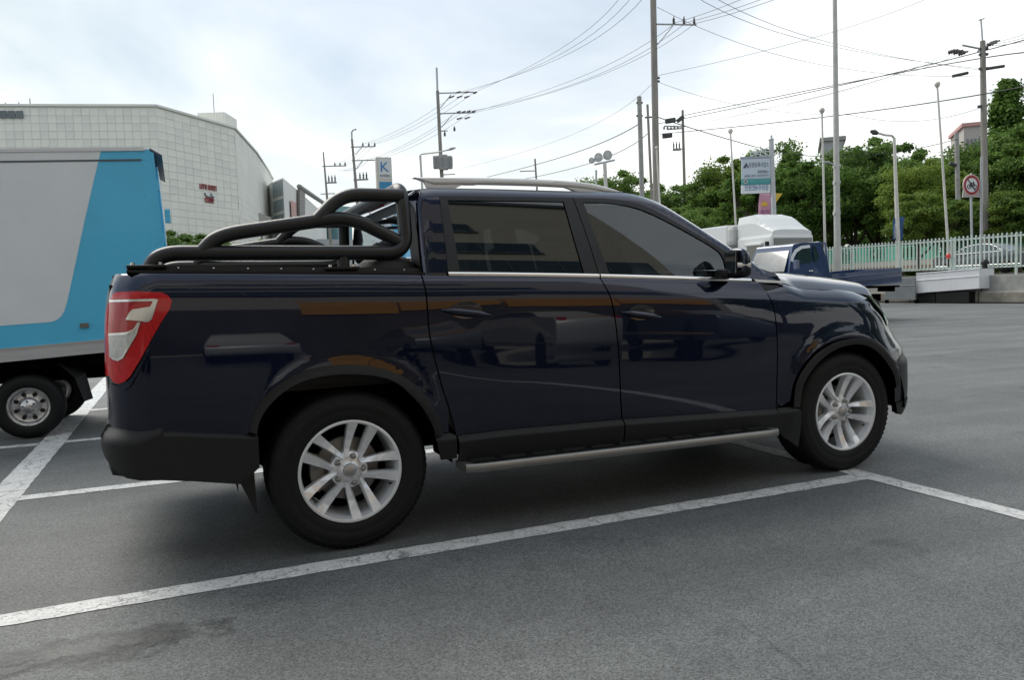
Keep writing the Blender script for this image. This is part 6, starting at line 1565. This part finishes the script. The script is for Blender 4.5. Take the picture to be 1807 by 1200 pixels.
# flood lights
D15 = 44; t, b, a_ = pole('flood_light_mast', 'mast with three round flood lights above the truck roof', 'flood light', (1067, 287), (1070, 345), D15, .10, .12, M_WHP)
arm_on(t, b, D15, (1049, 290), (1085, 282), .05)
for (px, py, r_) in ((1045, 283, .17), (1057, 277.5, .25), (1073, 273.5, .27)):
    c = atd(px, py, D15)-b; d = Vector((-.75, -.55, -.12)).normalized(); Mq = Matrix.Translation(c) @ d.to_track_quat('Z', 'Y').to_matrix().to_4x4()
    h = MB().lathe([(0, -.24), (r_*.4, -.22), (r_*.75, -.10), (r_, .04), (r_, .08)], 20, Mq).build('lamp_bowl', mat('lamp_bowl', (.5, .5, .5), rough=.35, metal=.5), t); MB().lathe([(0, .06), (r_*.97, .05)], 20, Mq).build('lamp_glass', mat('lamp_glass', (.55, .56, .55), rough=.15, spec=.8, noise=.2), h)
arm_on(t, b, D15, (1052, 300), (1052, 345), .06, M_POLEG, 'side_post')
# left poles
D17 = 66; t, b, a17 = pole('utility_pole', 'utility pole with grey transformers and two insulator arms, above the roll bar', 'utility pole', (772, 160), (780, 320), D17, .13, .22, M_POLE)
arm_on(t, b, D17, (770.5, 119), (772, 162), .09, M_POLEG, 'top_spike')
for y in (164, 200): arm_on(t, b, D17, (772, y), (838, y-2), .06)
arm_on(t, b, D17, (777, 190), (796, 166), .04, name='brace'); arm_on(t, b, D17, (779, 224), (797, 203), .04, name='brace')
ins_on(t, b, D17, [(806, 163), (820, 163), (835, 164), (806, 198), (815, 198), (824, 197), (833, 197)], .35, .12, horiz=True); ins_on(t, b, D17, [(792, 172), (806, 172), (819, 172), (806, 210), (820, 209)], .5, .10, horiz=True)
arm_on(t, b, D17, (774, 231), (790, 230), .05); ins_on(t, b, D17, [(785, 240), (802, 231)], .4, .12)
for (px, w_) in ((770.5, .5), (783, .75), (793.5, .5)):
    c = atd(px, 288, D17)-b-CF*.35; MB().bevbox(c, (w_, .55, 1.05 if w_ < .7 else 1.25), .08, rz=-YAW).build('transformer', M_TRANS, t)
    for k in range(4): MB().box(c+Vector((w_*(-.36+.24*k), -.30, 0)), (.03, .08, .8), rz=-YAW).build('cooling_fin', M_TRANS, t)
arm_on(t, b, D17, (780, 308), (803, 307), .05)
D18 = 60; t, b, a_ = pole('street_lamp', 'slim street lamp with long raised arm left of the transformers', 'street lamp', (741.5, 274), (745, 330), D18, .09, .10, M_WHP)
MB().tube([atd(*p, D18)-b for p in ((741.5, 274), (744, 271.5), (775, 268), (790, 264))], .055, 8).build('arm', M_WHP, t); MB().tube([atd(*p, D18)-b for p in ((788, 265), (796, 262), (804, 260.5))], [.05, .12, .05], 8).build('lamp_head', M_POLEG, t)
D19 = 82; t, b, a19 = pole('utility_pole', 'utility pole with hooked tip left of the blue sign tower', 'utility pole', (621, 245), (637, 430), D19, .11, .26, M_POLE)
MB().tube([atd(*p, D19)-b for p in ((621, 247), (620.5, 233), (623, 228.5), (629, 227.5))], .09, 8).build('hook', M_POLEG, t)
arm_on(t, b, D19, (619, 259), (662, 258), .07); arm_on(t, b, D19, (621, 283), (664, 282), .07); arm_on(t, b, D19, (627, 273), (638, 260), .05, name='brace'); arm_on(t, b, D19, (628, 298), (640, 284), .05, name='brace'); arm_on(t, b, D19, (624, 317), (650, 316), .10)
ins_on(t, b, D19, [(640.5, 258), (651, 258), (661.5, 258)], .4, .11); ins_on(t, b, D19, [(635.5, 317), (641.5, 316.5), (647, 316)], .75, .12)
D20 = 96; t, b, a20 = pole('utility_pole', 'leaning far utility pole nearest the stair tower', 'utility pole', (570.5, 268), (584, 430), D20, .08, .26, M_POLE)
arm_on(t, b, D20, (569, 293), (611, 292), .08); arm_on(t, b, D20, (576, 322), (594, 321.5), .12); arm_on(t, b, D20, (566, 342), (591, 341), .07)
ins_on(t, b, D20, [(591, 292), (600, 292), (609, 291)], .4, .12); ins_on(t, b, D20, [(580.5, 322), (586, 321.5), (591.5, 321)], .85, .13)
D16 = 110; t, b, a16 = pole('utility_pole', 'far thin utility pole just above the roof rail', 'utility pole', (944, 280), (947, 325), D16, .12, .2, M_POLE); arm_on(t, b, D16, (917, 302), (945, 301), .08)
# sign tower
D21 = 58; tp = atd(676, 278, D21); st = thing('sign_tower', 'tall boxy sign tower with blue K emblem and yellow lettering', 'sign', (tp.x, tp.y, 0))
ww = 27*D21/FPX; frz = -YAW+.32; Mt = Matrix.Rotation(frz, 3, 'Z'); M_TWR = mat('tower_cream', (.55, .52, .46), rough=.55)
MB().bevbox((0, 0, tp.z-2.6), (ww, .55, 5.2), .03, Mt).build('housing', M_TWR, st); MB().box((0, 0, (tp.z-5.1)/2), (.5, .35, tp.z-5.1), M=Mt).build('column', M_TWR, st)
def onface(x, z, m, w_, h_, name, out=.285): 
    return MB().box(Mt @ Vector((x, -out, z)), (w_, .02, h_), M=Mt).build(name, m, st)
onface(.05, tp.z-.85, mat('tower_white', (.6, .63, .64), rough=.5), ww-.22, 1.45, 'white_face'); onface(.05, tp.z-2.95, mat('tower_blue', (.03, .22, .42), rough=.5), ww-.22, 2.3, 'blue_face')
kk = put('emblem', text_mesh('K', 1.0, .01), mat('emblem_blue', (.03, .18, .42), rough=.5), st, Mt @ Vector((.0, -.31, tp.z-.75)), (R(90), 0, frz))
kl = put('lettering', text_mesh('전자랜드', .22, .01), mat('dark_letter', (.12, .14, .15), rough=.5), st, Mt @ Vector((.05, -.31, tp.z-1.38)), (R(90), 0, frz))
for k, s_ in enumerate(('가전', '컴퓨터', '모바일')): put('lettering', text_mesh(s_, .32, .01), MATS['flag_yellow'], st, Mt @ Vector((.08, -.31, tp.z-2.55-.42*k)), (R(90), 0, frz))
# ---------------------------------------------------------------- wires
WL = {}; ORD = ['first', 'second', 'third', 'fourth', 'fifth', 'sixth']; MULTI = set()
def wire(p0, p1, d0, d1, label, r_=.014, sag=None, m=M_WIRE, mid=None, n=14):
    """cable sighted at both ends (and where its middle hangs)"""
    a, b = atd(*p0, d0), atd(*p1, d1)
    if mid:
        dm = (d0*d1)/((d0+d1)/2) if False else (d0+d1)/2
        c = atd(*mid, dm); ctl = c*2-(a+b)/2; pts = bez(a, ctl, b, n)
    else:
        s_ = sag if sag is not None else (a-b).length*.012; pts = [a.lerp(b, i/n)-Vector((0, 0, 4*s_*(i/n)*(1-i/n))) for i in range(n+1)]
    WL[label] = WL.get(label, 0)+1
    if label in MULTI: label = ORD[WL[label]-1]+' '+label
    o = MB().tube([p-a for p in pts], r_, 5, False).build('power_line', m, None, a); tag(o, label, 'cable', 'overhead lines'); return o
LA = 'from the top, power line from transformer pole to upper middle sky'; MULTI.add(LA)
wire((835, 163), (1105, -20), D17, 34, LA, .013, mid=(985, 88), m=M_WIREG); wire((820, 163), (1125, -20), D17, 34, LA, .013, mid=(985, 97), m=M_WIREG); wire((806, 163), (1140, -10), D17, 34, LA, .013, mid=(985, 103), m=M_WIREG)
LB = 'from the top, line from transformer pole to thickest pole arm'; MULTI.add(LB)
for p0, p1, md in (((833, 197), (1189, 42), (1020, 137)), ((824, 197), (1207, 42), (1020, 145)), ((838, 198), (1225, 42), (1040, 140))): wire(p0, p1, D17, D1, LB, .013, mid=md, m=M_WIREG)
LC = 'from the top, line running up and right from thickest pole arm'; MULTI.add(LC)
for p0, p1 in (((1189, 40), (1360, -25)), ((1207, 40), (1395, -22)), ((1225, 41), (1420, -22))): wire(p0, p1, D1, 32, LC, .013, .1, m=M_WIREG)
LD = 'from the top, line between transformer pole and hooked pole'; MULTI.add(LD)
for p0, p1 in (((835, 164), (661, 254)), ((820, 164), (651, 254)), ((806, 164), (640, 254)), ((833, 197), (662, 282)), ((815, 198), (650, 282)), ((806, 198), (640, 283))): wire(p0, p1, D17, D19, LD, .016, .5, m=M_WIREG)
LE = 'from the top, line between hooked pole and leaning far pole'; MULTI.add(LE)
for p0, p1 in (((661, 254), (609, 290)), ((651, 254), (600, 290)), ((640, 254), (591, 290)), ((650, 283), (606, 300)), ((640, 283), (595, 300))): wire(p0, p1, D19, D20, LE, .018, .4, m=M_WIREG)
wire((1160, 218), (1807, 70), D5, 44, 'long black cable passing the tall lamp post towards the right crossarm pole', .032, mid=(1475, 152)); wire((1807, 92), (1208, 203), 40, D5, 'heavy black cable below the crossarm arms, upper right', .034, mid=(1560, 133))
wire((1165, 236), (1830, 148), D5, 40, 'heavy black cable crossing the right sky at mid height', .034, mid=(1480, 203))
wire((1157, 205), (1330, 258), D1, 46, 'black cable descending right from the thickest utility pole to the parking sign', .026, mid=(1240, 232)); wire((1330, 258), (1690, 245), 46, 48, 'dark cable strung in front of the trees past the lamp post', .02, mid=(1500, 276))
wire((860, 312), (1128, 218), 90, 44, 'black cable rising from the roof rail to the grey concrete post', .028, mid=(1000, 274)); wire((900, 320), (1142, 236), 90, 56, 'lower black cable rising from the roof rail to the slim post', .028, mid=(1040, 288))
wire((800, 300), (1150, 148), 80, D1, 'faint cable rising right from the transformers to the thickest pole', .010, mid=(990, 245), m=M_WIREG)
wire((1160, 133), (1640, -5), D1, 26, 'faint cable rising right from the thickest pole across the upper sky', .010, mid=(1420, 70), m=M_WIREG)
LF = 'from the top, thin cable sagging from upper sky to right crossarm pole'; MULTI.add(LF)
wire((1215, -15), (1737, 121), 30, D10, LF, .012, mid=(1445, 76), m=M_WIREG); wire((1245, -15), (1737, 124), 30, D10, LF, .012, mid=(1470, 76), m=M_WIREG)
wire((1160, 12), (1737, 133), D1, D10, 'thin cable sagging from the thickest pole top to the right crossarm pole', .012, mid=(1440, 112), m=M_WIREG)
LG = 'from the top, short line leaving right crossarm pole at view edge'; MULTI.add(LG)
for p0, p1 in (((1744, 77), (1830, 52)), ((1748, 78), (1830, 60)), ((1752, 80), (1830, 68))): wire(p0, p1, D10, 38, LG, .014, .05, m=M_WIREG)
LH = 'from the top, thin line reaching right crossarm pole from the left'; MULTI.add(LH)
for p0, p1 in (((1674, 92), (1165, 225)), ((1683, 93), (1165, 232)), ((1692, 95), (1165, 229))): wire(p0, p1, D10, D5, LH, .013, mid=((p0[0]+p1[0])/2+30, 168), m=M_WIREG)
wire((1163, 145), (1500, 202), D1, 44, 'faint cable sagging right of the thickest pole at mid sky', .010, mid=(1330, 190), m=M_WIREG); wire((1500, 202), (1737, 187), 44, D10, 'faint low cable joining the right crossarm pole below its arms', .012, .6, m=M_WIREG)
